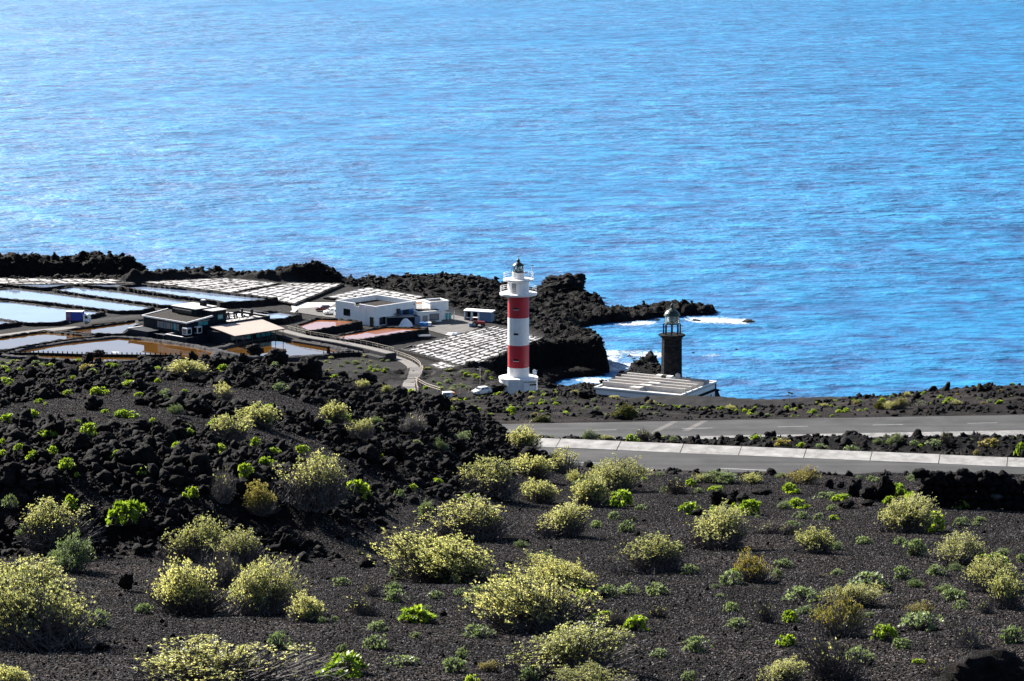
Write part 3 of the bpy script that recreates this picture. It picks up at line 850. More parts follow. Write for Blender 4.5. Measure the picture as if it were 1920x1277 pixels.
def pan_field(px, nu, nv, z, label, rim_h=0.26, gap=0.11, drop=()):
    C = [np.array(at_z(x, y, z)) for x, y in px]          # A, B (along u), C, D (along v from A)
    c = np.mean(C, 0)
    root = thing('salt_pan_field', label, 'salt pans', (c[0], c[1], z - 0.5), 0, 'fields of small salt pans')
    P = lambda u, v: (C[0] * (1 - u) * (1 - v) + C[1] * u * (1 - v) + C[2] * u * v + C[3] * (1 - u) * v) - np.array([c[0], c[1], z - 0.5])
    pts = {}
    for i in range(nu + 1):
        for j in range(nv + 1):
            du = random.uniform(-0.12, 0.12) / nu if 0 < i < nu else 0
            dv = random.uniform(-0.12, 0.12) / nv if 0 < j < nv else 0
            pts[i, j] = P(i / nu + du, j / nv + dv)
    b = MB(); q = [pts[0, 0], pts[nu, 0], pts[nu, nv], pts[0, nv]]
    if poly_area([(p[0], p[1]) for p in q]) < 0: q = q[::-1]
    q2 = offset_poly([(p[0], p[1]) for p in q], 0.6)
    b.hexa([(p[0], p[1], -0.6) for p in q2], [(p[0], p[1], 0.42) for p in q2]).build('terrace_base', 'bank_stone', root)
    rim = MB()
    for i in range(nu + 1):
        for j in range(nv + 1):
            for a, e in (((i, j), (i + 1, j)), ((i, j), (i, j + 1))):
                if e not in pts: continue
                p, r = pts[a], pts[e]; t = (r - p)[:2]; L = np.hypot(*t); t = t / L; nrm = np.array([-t[1], t[0]])
                seg = max(2, int(L / 0.9))
                for k in range(seg):
                    s0 = p + (r - p) * (k / seg); s1 = p + (r - p) * ((k + 1) / seg)
                    h0 = 0.42 + rim_h * random.uniform(0.3, 1.25); w = random.uniform(0.12, 0.3)
                    qd = [s0[:2] - nrm * w, s1[:2] - nrm * w, s1[:2] + nrm * w, s0[:2] + nrm * w]
                    rim.hexa([(x, y, 0.30) for x, y in qd], [(x + random.uniform(-.08, .08), y + random.uniform(-.08, .08), h0) for x, y in qd])
    rim.build('stone_rim', 'rim_stone', root)
    for i in range(nu):
        for j in range(nv):
            if (i, j) in drop or random.random() < 0.02: continue
            qd = [pts[i, j], pts[i + 1, j], pts[i + 1, j + 1], pts[i, j + 1]]
            m_ = sum(qd) / 4
            qd = [m_ + (p - m_) * (1 - gap) for p in qd]
            if poly_area([(p[0], p[1]) for p in qd]) < 0: qd = qd[::-1]
            z1 = 0.50 + random.uniform(0, 0.06)
            MB().hexa([(p[0], p[1], 0.30) for p in qd], [(p[0], p[1], z1) for p in qd]).build('salt_pan', 'salt', root)
    return root
pan_field([(752, 654), (926, 611), (1026, 637), (882, 690)], 9, 13, 6.2, 'terraced field of white salt pans beside the striped lighthouse', 0.26)
pan_field([(806, 684), (838, 676), (915, 699), (860, 706)], 3, 5, 6.0, 'small corner patch of white salt pans above the solar lamp')
pan_field([(-70, 533), (-70, 521.5), (210, 523.5), (250, 532)], 2, 14, 6.2, 'long strip of white salt pans below the lava sea wall', 0.25)
pan_field([(268, 528.5), (425, 521.5), (522, 531), (432, 549)], 8, 6, 6.2, 'far field of white salt pans between sea wall and broad pond', 0.22)
pan_field([(446, 550), (545, 531), (640, 532), (552, 569)], 6, 7, 6.2, 'field of white salt pans left of the white salt store', 0.22)
pan_field([(612, 557), (690, 539), (796, 556.5), (735, 572)], 6, 7, 6.0, 'field of white salt pans behind the white salt store', 0.22)

# ------------------------------------------------------------------ yard and paths
def sheet(name, px, z, mat, th=0.0):
    P = [at_z(x, y, z) for x, y in px]
    if poly_area([(p[0], p[1]) for p in P]) < 0: P = P[::-1]
    return struct(MB().add(P, [tuple(range(len(P)))]).build(name, mat))
sheet('yard', [(556, 572), (640, 566), (700, 600), (800, 610), (850, 590), (880, 596), (905, 612), (850, 632), (800, 618), (700, 612), (640, 597), (596, 592), (560, 586)], GZ + 0.14, 'yard_dust')
sheet('salt_apron', [(545, 566), (580, 567), (632, 567), (620, 574), (560, 578), (548, 590), (520, 594), (548, 582)], GZ + 0.16, 'roof_pale')
sheet('service_track', [(-60, 634), (0, 627), (60, 619), (120, 613), (165, 611), (120, 618), (60, 624), (0, 633), (-60, 641)], GZ + 0.9, 'path_dust')
sheet('service_track', [(165, 600), (210, 595), (262, 590), (262, 594), (200, 601), (165, 606)], GZ + 0.9, 'bank_stone')
def px_path(px, width, z, mat, name='footpath', zf=None):
    P = []
    for x, y in px:
        p = hit(x, y, 500) if zf is None else at_z(x, y, z)
        P.append(p)
    # resample
    Q = []
    for a, e in zip(P[:-1], P[1:]):
        n = max(1, int(np.hypot(*(e - a)[:2]) / 1.2))
        Q += [a + (e - a) * i / n for i in range(n)]
    Q.append(P[-1]); Q = np.array(Q)
    if len(Q) > 8:
        for _ in range(3):
            Q[1:-1] = (Q[:-2] + Q[1:-1] * 2 + Q[2:]) / 4
    vs = []
    for k, p in enumerate(Q):
        t = (Q[min(k + 1, len(Q) - 1)] - Q[max(k - 1, 0)])[:2]; t = t / np.hypot(*t); nrm = np.array([-t[1], t[0]])
        for s in (-1, 1):
            x, y = p[:2] + nrm * s * width / 2
            vs.append((x, y, (float(ground(x, y)) if zf is None else z) + 0.10))
    if zf is None:                       # carry the ribbon clear of the ground
        for k in range(0, len(vs), 2):
            h = max(vs[k][2], vs[k + 1][2]); vs[k] = (*vs[k][:2], h); vs[k + 1] = (*vs[k + 1][:2], h)
    o = MB().add(vs, [(2 * k, 2 * k + 2, 2 * k + 3, 2 * k + 1) for k in range(len(Q) - 1)]).build(name, mat)
    struct(o)
    return Q
pathQ = px_path([(727, 667), (742, 671), (760, 678), (774, 687), (780, 697), (775, 710), (766, 722), (770, 736)], 2.6, 0, 'path_dust')

# stone footbridge (walkway) from the porch to the footpath
WZ = 7.0
walk = [at_z(x, y, WZ) for x, y in [(528, 619), (570, 630), (640, 641.5), (690, 651.5), (733, 662)]]
root = thing('walkway', 'pale paved walkway on a stone causeway between the ponds', 'walkway', (walk[2][0], walk[2][1], GZ - 0.3))
o3 = np.array(root.location)
def strip(Q, w0, w1, zt, zb):
    mb = MB(); vs = []
    for k, p in enumerate(Q):
        t = (Q[min(k + 1, len(Q) - 1)] - Q[max(k - 1, 0)])[:2]; t = t / np.hypot(*t); nrm = np.array([-t[1], t[0]])
        a = p[:2] + nrm * w0; e = p[:2] + nrm * w1
        vs += [(*a, zb), (*e, zb), (*e, zt), (*a, zt)]
    fs = []
    for k in range(len(Q) - 1):
        b0, b1 = 4 * k, 4 * k + 4
        for i in range(4): fs.append((b0 + i, b0 + (i + 1) % 4, b1 + (i + 1) % 4, b1 + i))
    fs += [(3, 2, 1, 0), tuple(4 * (len(Q) - 1) + i for i in range(4))]
    vs = [tuple(np.array(v) - o3) for v in vs]
    return mb.add(vs, fs)
strip(walk, -1.5, 1.5, WZ - 0.06, GZ - 0.5).build('causeway', 'gravel_bank', root)
strip(walk, -1.2, 1.2, WZ + 0.02, WZ - 0.2).build('paving', 'path_dust', root)
strip(walk, -3.2, -1.5, WZ - 0.75, GZ - 0.5).build('stone_apron', 'gravel_bank', root)
def fence(Q, side, label, z_off=0.0, post_gap=2.0, hgt=1.05, mat='wood_pale', rails=(0.55, 1.0), name='wooden_railing', group='wooden railings along the paths'):
    root = thing(name, label, 'railing', Q[0], 0, group); o = np.array(Q[0])
    pts = []
    for k, p in enumerate(Q):
        t = (Q[min(k + 1, len(Q) - 1)] - Q[max(k - 1, 0)])[:2]; t = t / np.hypot(*t); nrm = np.array([-t[1], t[0]])
        q = p.copy(); q[:2] += nrm * side; q[2] += z_off; pts.append(q)
    posts = []; acc = 0
    for a, e in zip(pts[:-1], pts[1:]):
        L = np.hypot(*(e - a)[:2]); 
        while acc < L:
            posts.append(a + (e - a) * acc / L); acc += post_gap
        acc -= L
    for p in posts:
        q = p - o
        MB().tube((q[0], q[1], q[2] - 0.4), (q[0], q[1], q[2] + hgt), 0.08, n=6).build('post', mat, root)
    for h in rails:
        for a, e in zip(posts[:-1], posts[1:]):
            p, q = a - o, e - o
            MB().tube((p[0], p[1], p[2] + h), (q[0], q[1], q[2] + h), 0.055, n=5).build('rail', mat, root)
    return root
fence(walk, 1.35, 'pale wooden railing along the far side of the paved walkway', WZ - WZ, 2.2)
Qs = [p + np.array([0, 0, 0.1]) for p in pathQ]
for q in Qs: q[2] = float(ground(q[0], q[1])) + 0.1
fence(Qs, -1.5 if Qs[-1][1] < Qs[0][1] and False else 1.6, 'winding wooden railing beside the curving footpath', 0, 2.0)
p0 = [hit(x, y, 500) for x, y in [(778, 716), (800, 728), (825, 736), (850, 739), (880, 736)]]
fence(p0, 0, 'low wooden railing leading to the parking place by the lighthouse', 0, 2.2)
# dark picket boundaries in front of the ponds
def picket(px, label):
    P = [hit(x, y, 500) for x, y in px]
    root = thing('boundary_wall', label, 'wall', P[0], 0, 'low picket-topped boundary walls')
    o = np.array(P[0]); mb = MB(); n = 0
    for a, e in zip(P[:-1], P[1:]):
        a, e = a - o, e - o; t = (e - a)[:2]; L = np.hypot(*t); t = t / L; nr = np.array([-t[1], t[0]]) * 0.18
        mb.hexa([(*(a[:2] - nr), a[2] - 0.5), (*(e[:2] - nr), e[2] - 0.5), (*(e[:2] + nr), e[2] - 0.5), (*(a[:2] + nr), a[2] - 0.5)],
                [(*(a[:2] - nr), a[2] + 0.9), (*(e[:2] - nr), e[2] + 0.9), (*(e[:2] + nr), e[2] + 0.9), (*(a[:2] + nr), a[2] + 0.9)])
        k = 0.4
        while k < L:
            p = a + (e - a) * k / L
            MB().box(p[0] - .11, p[0] + .11, p[1] - .11, p[1] + .11, p[2] + 0.85, p[2] + 1.35).build('picket', 'bank_stone', root); k += 1.15
    mb.build('wall_body', 'bank_stone', root)
picket([(-60, 668), (60, 668), (160, 671), (260, 672), (340, 672)], 'long dark boundary wall with pickets between pond and lava mound')
picket([(604, 671), (650, 668), (712, 667)], 'dark boundary wall with pickets below the walkway')
p = hit(616, 670, 500)
t_ = thing('gate_pier', 'dark stone pier standing on the wall below the walkway', 'pier', p)
MB().lathe([(0.55, -0.3), (0.48, 1.6), (0.36, 1.7), (0.34, 2.5), (0.1, 2.6)], 4, ph=0.6).build('pier_body', 'dark_wall', t_)
MB().lathe([(0.62, -0.35), (0.62, 0.25), (0.5, 0.3)], 4, ph=0.6).build('plinth', 'bank_stone', t_)
# info boards
def board(px, py, w, label):
    p = hit(px, py, 500)
    r = thing('information_board', label, 'sign', p, R(-8), 'information boards')
    for s in (-1, 1): MB().tube((s * w * .3, 0, -.3), (s * w * .3, 0, 0.85), .05).build('leg', 'wood_dark', r)
    MB().hexa([(-w / 2, -.3, .80), (w / 2, -.3, .80), (w / 2, .35, 1.10), (-w / 2, .35, 1.10)], [(-w / 2, -.3, .86), (w / 2, -.3, .86), (w / 2, .35, 1.16), (-w / 2, .35, 1.16)]).build('panel', 'white_paint', r)
board(216, 669, 1.7, 'white slanted board on two legs before the mirror pond')
board(676, 660, 1.9, 'white slanted board at the edge of the walkway')

# ------------------------------------------------------------------ vehicles
def wheel(r_, w, x, y, root):
    t = MB().lathe([(r_ * .62, -w / 2), (r_ * .95, -w / 2), (r_, -w * .3), (r_, w * .3), (r_ * .95, w / 2), (r_ * .62, w / 2)], 16, caps=False).build('wheel', 'rubber', root, True)
    t.rotation_euler = (R(90), 0, 0); t.location = (x, y, r_)
    MB().lathe([(.02, -w * .42), (r_ * .62, -w * .38), (r_ * .64, w * .38), (.02, w * .42)], 12).build('rim', 'metal_grey', t)
def bevel(o, w=0.05, seg=2):
    md_ = o.modifiers.new('bevel', 'BEVEL'); md_.width = w; md_.segments = seg; md_.limit_method = 'ANGLE'; md_.angle_limit = R(35)
def car(loc, rot, label, paint, lower, cabin, W, wheels, wr, glass_side, group='vehicles parked at the salt works', name='parked_car', cat='car', mirror=True):
    """profiles are (x along length, z); x grows towards the nose"""
    r = thing(name, label, cat, loc, rot, group)
    bevel(MB().prism(lower, -W / 2, W / 2).build('body', paint, r), 0.09, 3)
    # tapered cabin
    n = len(cabin); zmin = min(z for _, z in cabin); zmax = max(z for _, z in cabin)
    vs = []
    for s in (-1, 1):
        for x, z in cabin:
            tp = (z - zmin) / (zmax - zmin); vs.append((x, s * (W / 2 - 0.03 - 0.13 * tp), z))
    fs = [tuple(range(n)), tuple(range(2 * n - 1, n - 1, -1))] + [(k, n + k, n + (k + 1) % n, (k + 1) % n) for k in range(n)]
    bevel(MB().add(vs, fs).build('cabin', paint, r), 0.07, 3)
    for poly in glass_side:
        for s in (-1, 1):
            v2 = []
            for x, z in poly:
                tp = (z - zmin) / (zmax - zmin); v2.append((x, s * (W / 2 - 0.03 - 0.13 * tp + 0.012), z))
            v3 = [(x, y - s * 0.03, z) for x, y, z in v2]; m_ = len(v2)
            MB().add(v2 + v3, [tuple(range(m_)) if s < 0 else tuple(range(m_ - 1, -1, -1))] + [(k, (k + 1) % m_, m_ + (k + 1) % m_, m_ + k) for k in range(m_)]).build('side_window', 'dark_glass', r)
    # windscreen and rear window: on the sloping ends of the cabin profile
    fr = sorted(cabin, key=lambda p: -p[0]); 
    lowF = max((p for p in cabin if p[1] < zmin + .15), key=lambda p: p[0]); upF = max((p for p in cabin if p[1] > zmax - .12), key=lambda p: p[0])
    lowB = min((p for p in cabin if p[1] < zmin + .15), key=lambda p: p[0]); upB = min((p for p in cabin if p[1] > zmax - .12), key=lambda p: p[0])
    for nm, lo, up, sg in (('windscreen', lowF, upF, 1), ('rear_window', lowB, upB, -1)):
        a = (lo[0] * .88 + up[0] * .12, lo[1] * .88 + up[1] * .12); e = (lo[0] * .14 + up[0] * .86, lo[1] * .14 + up[1] * .86)
        d = Vector((up[0] - lo[0], 0, up[1] - lo[1])).normalized(); nv = Vector((d.z, 0, -d.x)) * sg * 0.02
        wA = W / 2 - .16; wB = W / 2 - .24
        q = [Vector((a[0], -wA, a[1])), Vector((a[0], wA, a[1])), Vector((e[0], wB, e[1])), Vector((e[0], -wB, e[1]))]
        MB().hexa([p - nv for p in q], [p + nv for p in q]).build(nm, 'dark_glass', r)
    xs = [p[0] for p in lower]; x1, x0 = max(xs), min(xs)
    for s in (-1, 1):
        MB().box(x1 - .14, x1 + .015, s * (W / 2 - .32) - .14, s * (W / 2 - .32) + .14, .62, .78).build('headlight', 'grey_pane', r)
        MB().box(x0 - .015, x0 + .08, s * (W / 2 - .16) - .09, s * (W / 2 - .16) + .09, .72, 1.0).build('tail_light', 'rust_red', r)
        for wx in wheels: wheel(wr, .2, wx, s * (W / 2 - .08), r)
        MB().box(lowF[0] - .35, lowF[0] - .2, s * (W / 2 + .1) - .09, s * (W / 2 + .1) + .09, zmin + .02, zmin + .2).build('mirror', paint, r)
    MB().box(x0 - .05, x0 + .1, -W / 2 + .05, W / 2 - .05, .3, .5).build('bumper', 'dark_metal', r)
    MB().box(x1 - .1, x1 + .05, -W / 2 + .05, W / 2 - .05, .28, .48).build('bumper', 'dark_metal', r)
    MB().box(x0 - .03, x0 + .02, -.26, .26, .52, .64).build('number_plate', 'white_paint', r)
    return r
HATCH = dict(lower=[(-2.0, .25), (2.0, .25), (2.05, .6), (1.9, .82), (.95, .95), (-1.95, .98), (-2.05, .6)], cabin=[(1.15, .92), (.45, 1.45), (-1.2, 1.47), (-1.9, .95)], W=1.72, wheels=(-1.25, 1.28), wr=.31,
             glass_side=[[(.75, 1.0), (.38, 1.38), (-.25, 1.38), (-.25, 1.0)], [(-.35, 1.0), (-.35, 1.38), (-1.1, 1.38), (-1.5, 1.0)]])
VAN = dict(lower=[(-2.2, .25), (2.15, .25), (2.2, .6), (2.05, .9), (1.3, 1.1), (-2.2, 1.1), (-2.25, .6)], cabin=[(1.55, 1.05), (.6, 1.82), (-2.05, 1.84), (-2.2, 1.05)], W=1.8, wheels=(-1.4, 1.35), wr=.33,
           glass_side=[[(1.05, 1.15), (.55, 1.65), (.1, 1.68), (.1, 1.15)], [(0, 1.15), (0, 1.68), (-.95, 1.68), (-.95, 1.15)], [(-1.1, 1.2), (-1.1, 1.66), (-1.85, 1.66), (-1.9, 1.2)]])
MINI = dict(lower=[(-2.25, .3), (2.3, .3), (2.35, .75), (2.2, 1.0), (1.5, 1.2), (-2.25, 1.2), (-2.3, .7)], cabin=[(1.85, 1.15), (1.05, 1.98), (-2.05, 2.02), (-2.25, 1.15)], W=1.85, wheels=(-1.45, 1.5), wr=.35,
            glass_side=[[(1.3, 1.25), (.9, 1.82), (.4, 1.84), (.4, 1.25)], [(.3, 1.25), (.3, 1.84), (-.8, 1.84), (-.8, 1.25)], [(-.9, 1.25), (-.9, 1.84), (-1.85, 1.84), (-1.95, 1.25)]])
def yard_at(x, y): 
    p = at_z(x, y, GZ + 0.14); return p
car(yard_at(607, 583), R(188), 'dark red hatchback at the end of the vehicle row', 'car_red', **HATCH)
car(yard_at(622, 588.5), R(200), 'white hatchback between the dark red car and the panel van', 'car_white', **HATCH)
car(yard_at(643, 593), R(-8), 'white small van seen side-on beside the salt store', 'car_white', **VAN, name='parked_van', cat='van')
car(yard_at(675, 599), R(133), 'white minibus parked tail-on at the corner of the salt store', 'car_white', **MINI, name='parked_van', cat='van')
p = hit(903, 739, 480)
car((p[0], p[1], p[2] + .05), R(215), 'white car half hidden by lava beside the striped lighthouse', 'car_white', **HATCH, group='vehicles by the lighthouse')
p = hit(840, 747, 480)
r = thing('work_trailer', 'small white trailer with an orange end by the lighthouse parking', 'trailer', (p[0], p[1], p[2]), R(8))
bevel(MB().box(-1.1, .9, -.7, .7, .45, 1.35).build('body', 'white_paint', r), .06)
MB().box(.92, 1.25, -.65, .65, .5, 1.2).build('tail_board', 'orange_plastic', r)
MB().box(-.7, .3, -.72, -.7, .75, 1.15).build('side_window', 'grey_pane', r)
for s in (-1, 1): wheel(.3, .18, 0, s * .78, r)
MB().tube((-1.1, 0, .45), (-1.9, 0, .4), .05).build('drawbar', 'dark_metal', r)

# lorry with a blue box body
p = at_z(146, 606.5, GZ + .9)
r = thing('lorry', 'blue box lorry with a white cab on the pond track', 'truck', p, R(-6))
bevel(MB().box(-2.55, 1.35, -1.2, 1.2, .85, 3.0).build('box_body', 'blue_paint', r), .04)
for k in range(12): MB().box(-2.35 + k * .31, -2.23 + k * .31, -1.24, -1.2, 1.0, 2.9).build('box_rib', 'blue_paint', r)
MB().box(-2.6, 1.4, -1.22, 1.22, 3.0, 3.06).build('box_roof', 'white_paint', r)
rd_ = MB().box(-2.62, -2.55, -1.18, 1.18, .9, 2.95).build('rear_door', 'rust_red', r)
e_ = MB().lathe([(.62, -2.64), (.62, -2.625)], 20).build('emblem', 'pale_blue', rd_); e_.rotation_euler = (0, R(90), 0); e_.location = (0, 0, 2.0)
fs_ = MB().box(-2.54, -1.35, -1.235, -1.205, .95, 2.9).build('side_panel', 'rust_red', r)
e_ = MB().lathe([(.42, 0), (.42, .03)], 20).build('emblem', 'pale_blue', fs_); e_.rotation_euler = (R(90), 0, 0); e_.location = (-1.95, -1.235, 2.1)
cb = MB().prism([(1.55, .5), (3.0, .5), (3.05, 1.3), (2.6, 2.3), (1.55, 2.35)], -1.05, 1.05).build('cab', 'white_paint', r); bevel(cb, .08)
MB().prism([(2.05, 1.4), (2.85, 1.4), (2.5, 2.1), (2.05, 2.15)], -1.07, -1.05).build('side_window', 'dark_glass', cb)
MB().prism([(3.075, 1.35), (3.10, 1.35), (2.70, 2.22), (2.66, 2.22)], -.9, .9).build('windscreen', 'dark_glass', cb)
MB().box(-2.5, 2.9, -.5, .5, .5, .85).build('chassis', 'dark_metal', r)
for x in (-1.7, 2.35):
    for s in (-1, 1): wheel(.42, .28, x, s * .92, r)

# ------------------------------------------------------------------ white salt store
def bld_frame(px, py, z, rot):
    p = at_z(px, py, z); return (p[0], p[1], z), rot
loc, rot = bld_frame(704, 613, GZ, R(45))
# local x runs to the right and away, local y to the left and away
r = thing('salt_store', 'large white flat-roofed salt store with blue shuttered door', 'building', loc, rot)
LX, LY, H = 13.6, 14.6, 5.0
w = MB(); T = 0.35
w.box(0, LX, 0, T, -.4, H); w.box(LX - T, LX, T, LY, -.4, H); w.box(0, LX - T, LY - T, LY, -.4, H)
w.box(0, T, T, 6.0, -.4, H); w.box(0, T, 6.0, 7.6, -.4, H - .75); w.box(0, T, 7.6, LY - T, -.4, H)
w.build('wall', 'white_paint', r)
MB().box(T, LX - T, T, LY - T, 3.2, 3.75).build('gravel_roof', 'roof_gravel', r)
def opening(name, face, u0, u1, z0, z1, mat, frame=None, root=r, dep=.06, LXX=None):
    """face 'x': wall at local y=0 (u along x); face 'y': wall at local x=0 (u along y)"""
    if face == 'x': o = MB().box(u0, u1, -dep, .02, z0, z1).build(name, mat, root)
    else: o = MB().box(-dep, .02, u0, u1, z0, z1).build(name, mat, root)
    if frame:
        fm = MB(); t = .1
        for (a, e, c, d) in ((u0 - t, u1 + t, z1, z1 + t), (u0 - t, u1 + t, z0 - t, z0), (u0 - t, u0, z0, z1), (u1, u1 + t, z0, z1)):
            if face == 'x': fm.box(a, e, -dep - .05, .02, c, d)
            else: fm.box(-dep - .05, .02, a, e, c, d)
        fm.build('frame', frame, o)
    return o
opening('doorway', 'y', .5, 2.0, -.1, 2.3, 'dark_glass', 'white_paint')
opening('window', 'y', 9.2, 11.6, 1.6, 3.3, 'dark_glass')
opening('window', 'x', 1.2, 3.3, .3, 2.2, 'dark_glass', 'white_paint')
d_ = opening('doorway', 'x', 8.9, 11.0, .6, 3.2, 'dark_glass')
MB().box(8.1, 8.9, -.14, -.02, .6, 3.2).build('shutter', 'blue_shutter', d_); MB().box(11.0, 12.6, -.14, -.02, .6, 3.2).build('shutter', 'blue_shutter', d_)
opening('vent', 'x', 12.7, 13.05, 4.0, 4.35, 'dark_glass')
MB().box(-.10, .02, 3.4, 3.7, -.2, 4.6).build('downpipe', 'white_paint', r)
MB().box(6.0, 8.0, -.9, -.02, 2.4, 2.55).build('bracket_shelf', 'dark_metal', r)
MB().box(6.9, 7.7, -.7, -.1, 2.6, 3.7).build('machine', 'dark_metal', r)
MB().tube((6.2, -.8, .4), (7.2, -.5, 2.4), .07).build('brace', 'dark_metal', r); MB().tube((7.9, -.8, .4), (7.4, -.5, 2.4), .07).build('brace', 'dark_metal', r)
# dark stone bin in front of the store
p = at_z(727, 611, GZ)
r2 = thing('stone_bin', 'dark stone bin with a metal lid before the salt store', 'bin', p, R(12))
MB().box(0, 8.0, 0, 3.6, -.4, 2.0).build('wall', 'dark_wall', r2)
MB().box(-.1, 6.6, -.1, 3.7, 2.0, 2.1).build('lid', 'metal_grey', r2)
MB().box(6.7, 8.05, -.08, 0, .1, 2.05).build('door', 'pale_blue', r2)
for k in range(4): MB().box(6.75, 8.0, -.12, -.08, .35 + k * .45, .45 + k * .45).build('slat', 'metal_grey', r2)
# salt heap: a lumpy cone
def heap(px, py, w, h, label, mat='salt_pile', z=GZ):
    p = at_z(px, py, z); n, mrings = 26, 9; vs = []
    for i in range(mrings):
        t = i / (mrings - 1)
        for k in range(n):
            a = 2 * math.pi * k / n
            rr = (w / 2) * (1 - t) ** .8 * (1 + .22 * float(fbm2(np.array(math.cos(a) * 2 + px), np.array(math.sin(a) * 2 + t * 3), 3, 5)))
            vs.append((rr * math.cos(a), rr * math.sin(a) * .8, h * (1 - (1 - t) ** 1.6) + random.uniform(-.09, .09) - .1))
    fs = [(i * n + k, i * n + (k + 1) % n, (i + 1) * n + (k + 1) % n, (i + 1) * n + k) for i in range(mrings - 1) for k in range(n)]
    o = MB().add(vs, fs).build('salt_heap', mat); o.location = tuple(p)
    tag(o, label, 'heap'); return o
heap(761, 612.5, 3.7, 2.1, 'glittering white heap of salt against the dark stone bin')
heap(851, 627, 4.2, .6, 'low flat heap of white salt at the top of the pans', z=GZ + .1)
# blue crates
for k, (x, y, m_) in enumerate(((791, 612, 'blue_plastic'), (798, 612.5, 'blue_plastic'), (804, 612, 'white_paint'))):
    p = at_z(x, y, GZ)
    c_ = thing('storage_tub', ['blue plastic tub beside the stone bin door', 'blue plastic tub between another blue tub and the white one', 'white tub at the end of the blue tubs'][k], 'tub', p, R(10))
    mb = MB(); w_, h_ = .45, .95
    mb.hexa([(-w_, -w_, 0), (w_, -w_, 0), (w_, w_, 0), (-w_, w_, 0)], [(-w_ - .1, -w_ - .1, h_), (w_ + .1, -w_ - .1, h_), (w_ + .1, w_ + .1, h_), (-w_ - .1, w_ + .1, h_)])
    mb.build('tub_body', m_, c_)
    MB().box(-w_ - .14, w_ + .14, -w_ - .14, w_ + .14, h_ - .02, h_ + .08).build('rim', m_, c_)

# small white buildings right of the store
loc, rot = bld_frame(828, 604, GZ, R(22))
r = thing('white_kiosk', 'low white kiosk with a shop window and grey door', 'building', loc, R(20))
MB().box(-6.2, 0, 0, 4.5, -.4, 2.75).build('wall', 'white_paint', r)
MB().box(-6.4, .15, -.15, 4.6, 2.75, 2.9).build('roof_slab', 'white_paint', r)
MB().box(-5.8, -.4, .5, 4.1, 2.9, 2.98).build('roof_felt', 'roof_gravel', r)
opening('window', 'x', -3.0, -.8, .7, 2.1, 'grey_pane', 'wood_dark', r)
opening('door', 'x', -4.9, -3.6, -.1, 1.9, 'metal_grey', None, r)
loc, rot = bld_frame(841, 599.5, GZ, R(30))
r = thing('white_cube_house', 'taller plain white cube house behind the kiosk', 'building', loc, R(28))
MB().box(-5.0, 0, 0, 4.5, -.4, 4.5).build('wall', 'white_paint', r)
rf_ = MB(); 
for a in ((-5.1, .1, -.1, .25), (-5.1, .1, 4.25, 4.6)): rf_.box(a[0], a[1], a[2], a[3], 4.5, 4.85)
for a in ((-5.1, -4.75), (-.25, .1)): rf_.box(a[0], a[1], .25, 4.25, 4.5, 4.85)
rf_.build('parapet', 'white_paint', r)
MB().box(-4.7, -.3, .3, 4.2, 4.45, 4.55).build('roof_felt', 'roof_gravel', r)
MB().box(-.9, .9, -1.5, -.05, 2.3, 2.42).build('awning', 'wood_pale', r)
MB().tube((.8, -1.4, -.2), (.8, -1.4, 2.3), .13).build('awning_post', 'white_paint', r); MB().tube((-.8, -1.4, -.2), (-.8, -1.4, 2.3), .08).build('awning_post', 'white_paint', r)
MB().box(-.8, .7, -.12, -.02, .1, 1.7).build('door', 'teal_glass', r)
loc, rot = bld_frame(796, 590, GZ, R(30))
r = thing('terracotta_house', 'small white house with an orange tiled roof edge behind the kiosk', 'building', loc, R(28))
MB().box(-2.6, 1.6, 0, 4, -.4, 2.9).build('wall', 'white_paint', r)
MB().box(-2.8, 1.8, -.2, 4.2, 2.9, 3.15).build('roof', 'terra', r)
MB().box(-2.3, 1.3, .3, 3.7, 3.15, 3.3).build('roof_top', 'roof_pale', r)
# ruined shed
p = at_z(884, 601, GZ)
r = thing('ruined_shed', 'long white shed with open front and pale blue end', 'shed', p, R(-14))
MB().box(-1.9, -1.6, -.1, 2.6, -.3, 2.4).build('wall', 'old_white', r)
for x in (-.2, 1.5): MB().box(x, x + .55, 0, .3, -.3, 2.2).build('pillar', 'old_white', r)
MB().box(-1.6, 2.0, 2.3, 2.6, -.3, 2.2).build('back_wall', 'dark_wall', r)
MB().hexa([(-2.0, -.3, 2.3), (5.2, -.3, 2.15), (5.4, 2.8, 2.2), (-2.0, 2.8, 2.4)], [(-2.0, -.3, 2.5), (5.2, -.3, 2.33), (5.4, 2.8, 2.4), (-2.0, 2.8, 2.6)]).build('roof', 'old_white', r)
MB().box(2.06, 5.1, -.05, 2.5, -.3, 2.16).build('tank', 'pale_blue', r)
MB().box(-1.0, .9, -1.0, -.2, .75, .85).build('table_top', 'old_white', r); MB().box(-.2, .2, -.7, -.5, -.2, .75).build('table_leg', 'old_white', r)
# tractor
p = at_z(897, 613, GZ)
r = thing('tractor', 'small red tractor with a pale cab roof by the salt pans', 'tractor', p, R(-12))
bevel(MB().prism([(-.3, .7), (1.6, .65), (1.65, 1.2), (1.4, 1.4), (-.3, 1.45)], -.38, .38).build('bonnet', 'tractor_red', r), .05)
MB().prism([(-1.3, .6), (-.2, .6), (-.2, 1.2), (-1.3, 1.15)], -.55, .55).build('body', 'tractor_red', r)
MB().box(-1.4, -.1, -.62, .62, 2.25, 2.35).build('cab_roof', 'roof_pale', r)
for x in (-1.3, -.2):
    for s in (-1, 1): MB().tube((x, s * .55, 1.1), (x, s * .55, 2.25), .045).build('cab_post', 'tractor_red', r)
MB().box(-1.0, -.6, -.25, .25, 1.15, 1.55).build('seat', 'rubber', r)
for s in (-1, 1): wheel(.68, .35, -.85, s * .75, r); wheel(.42, .25, 1.15, s * .62, r)
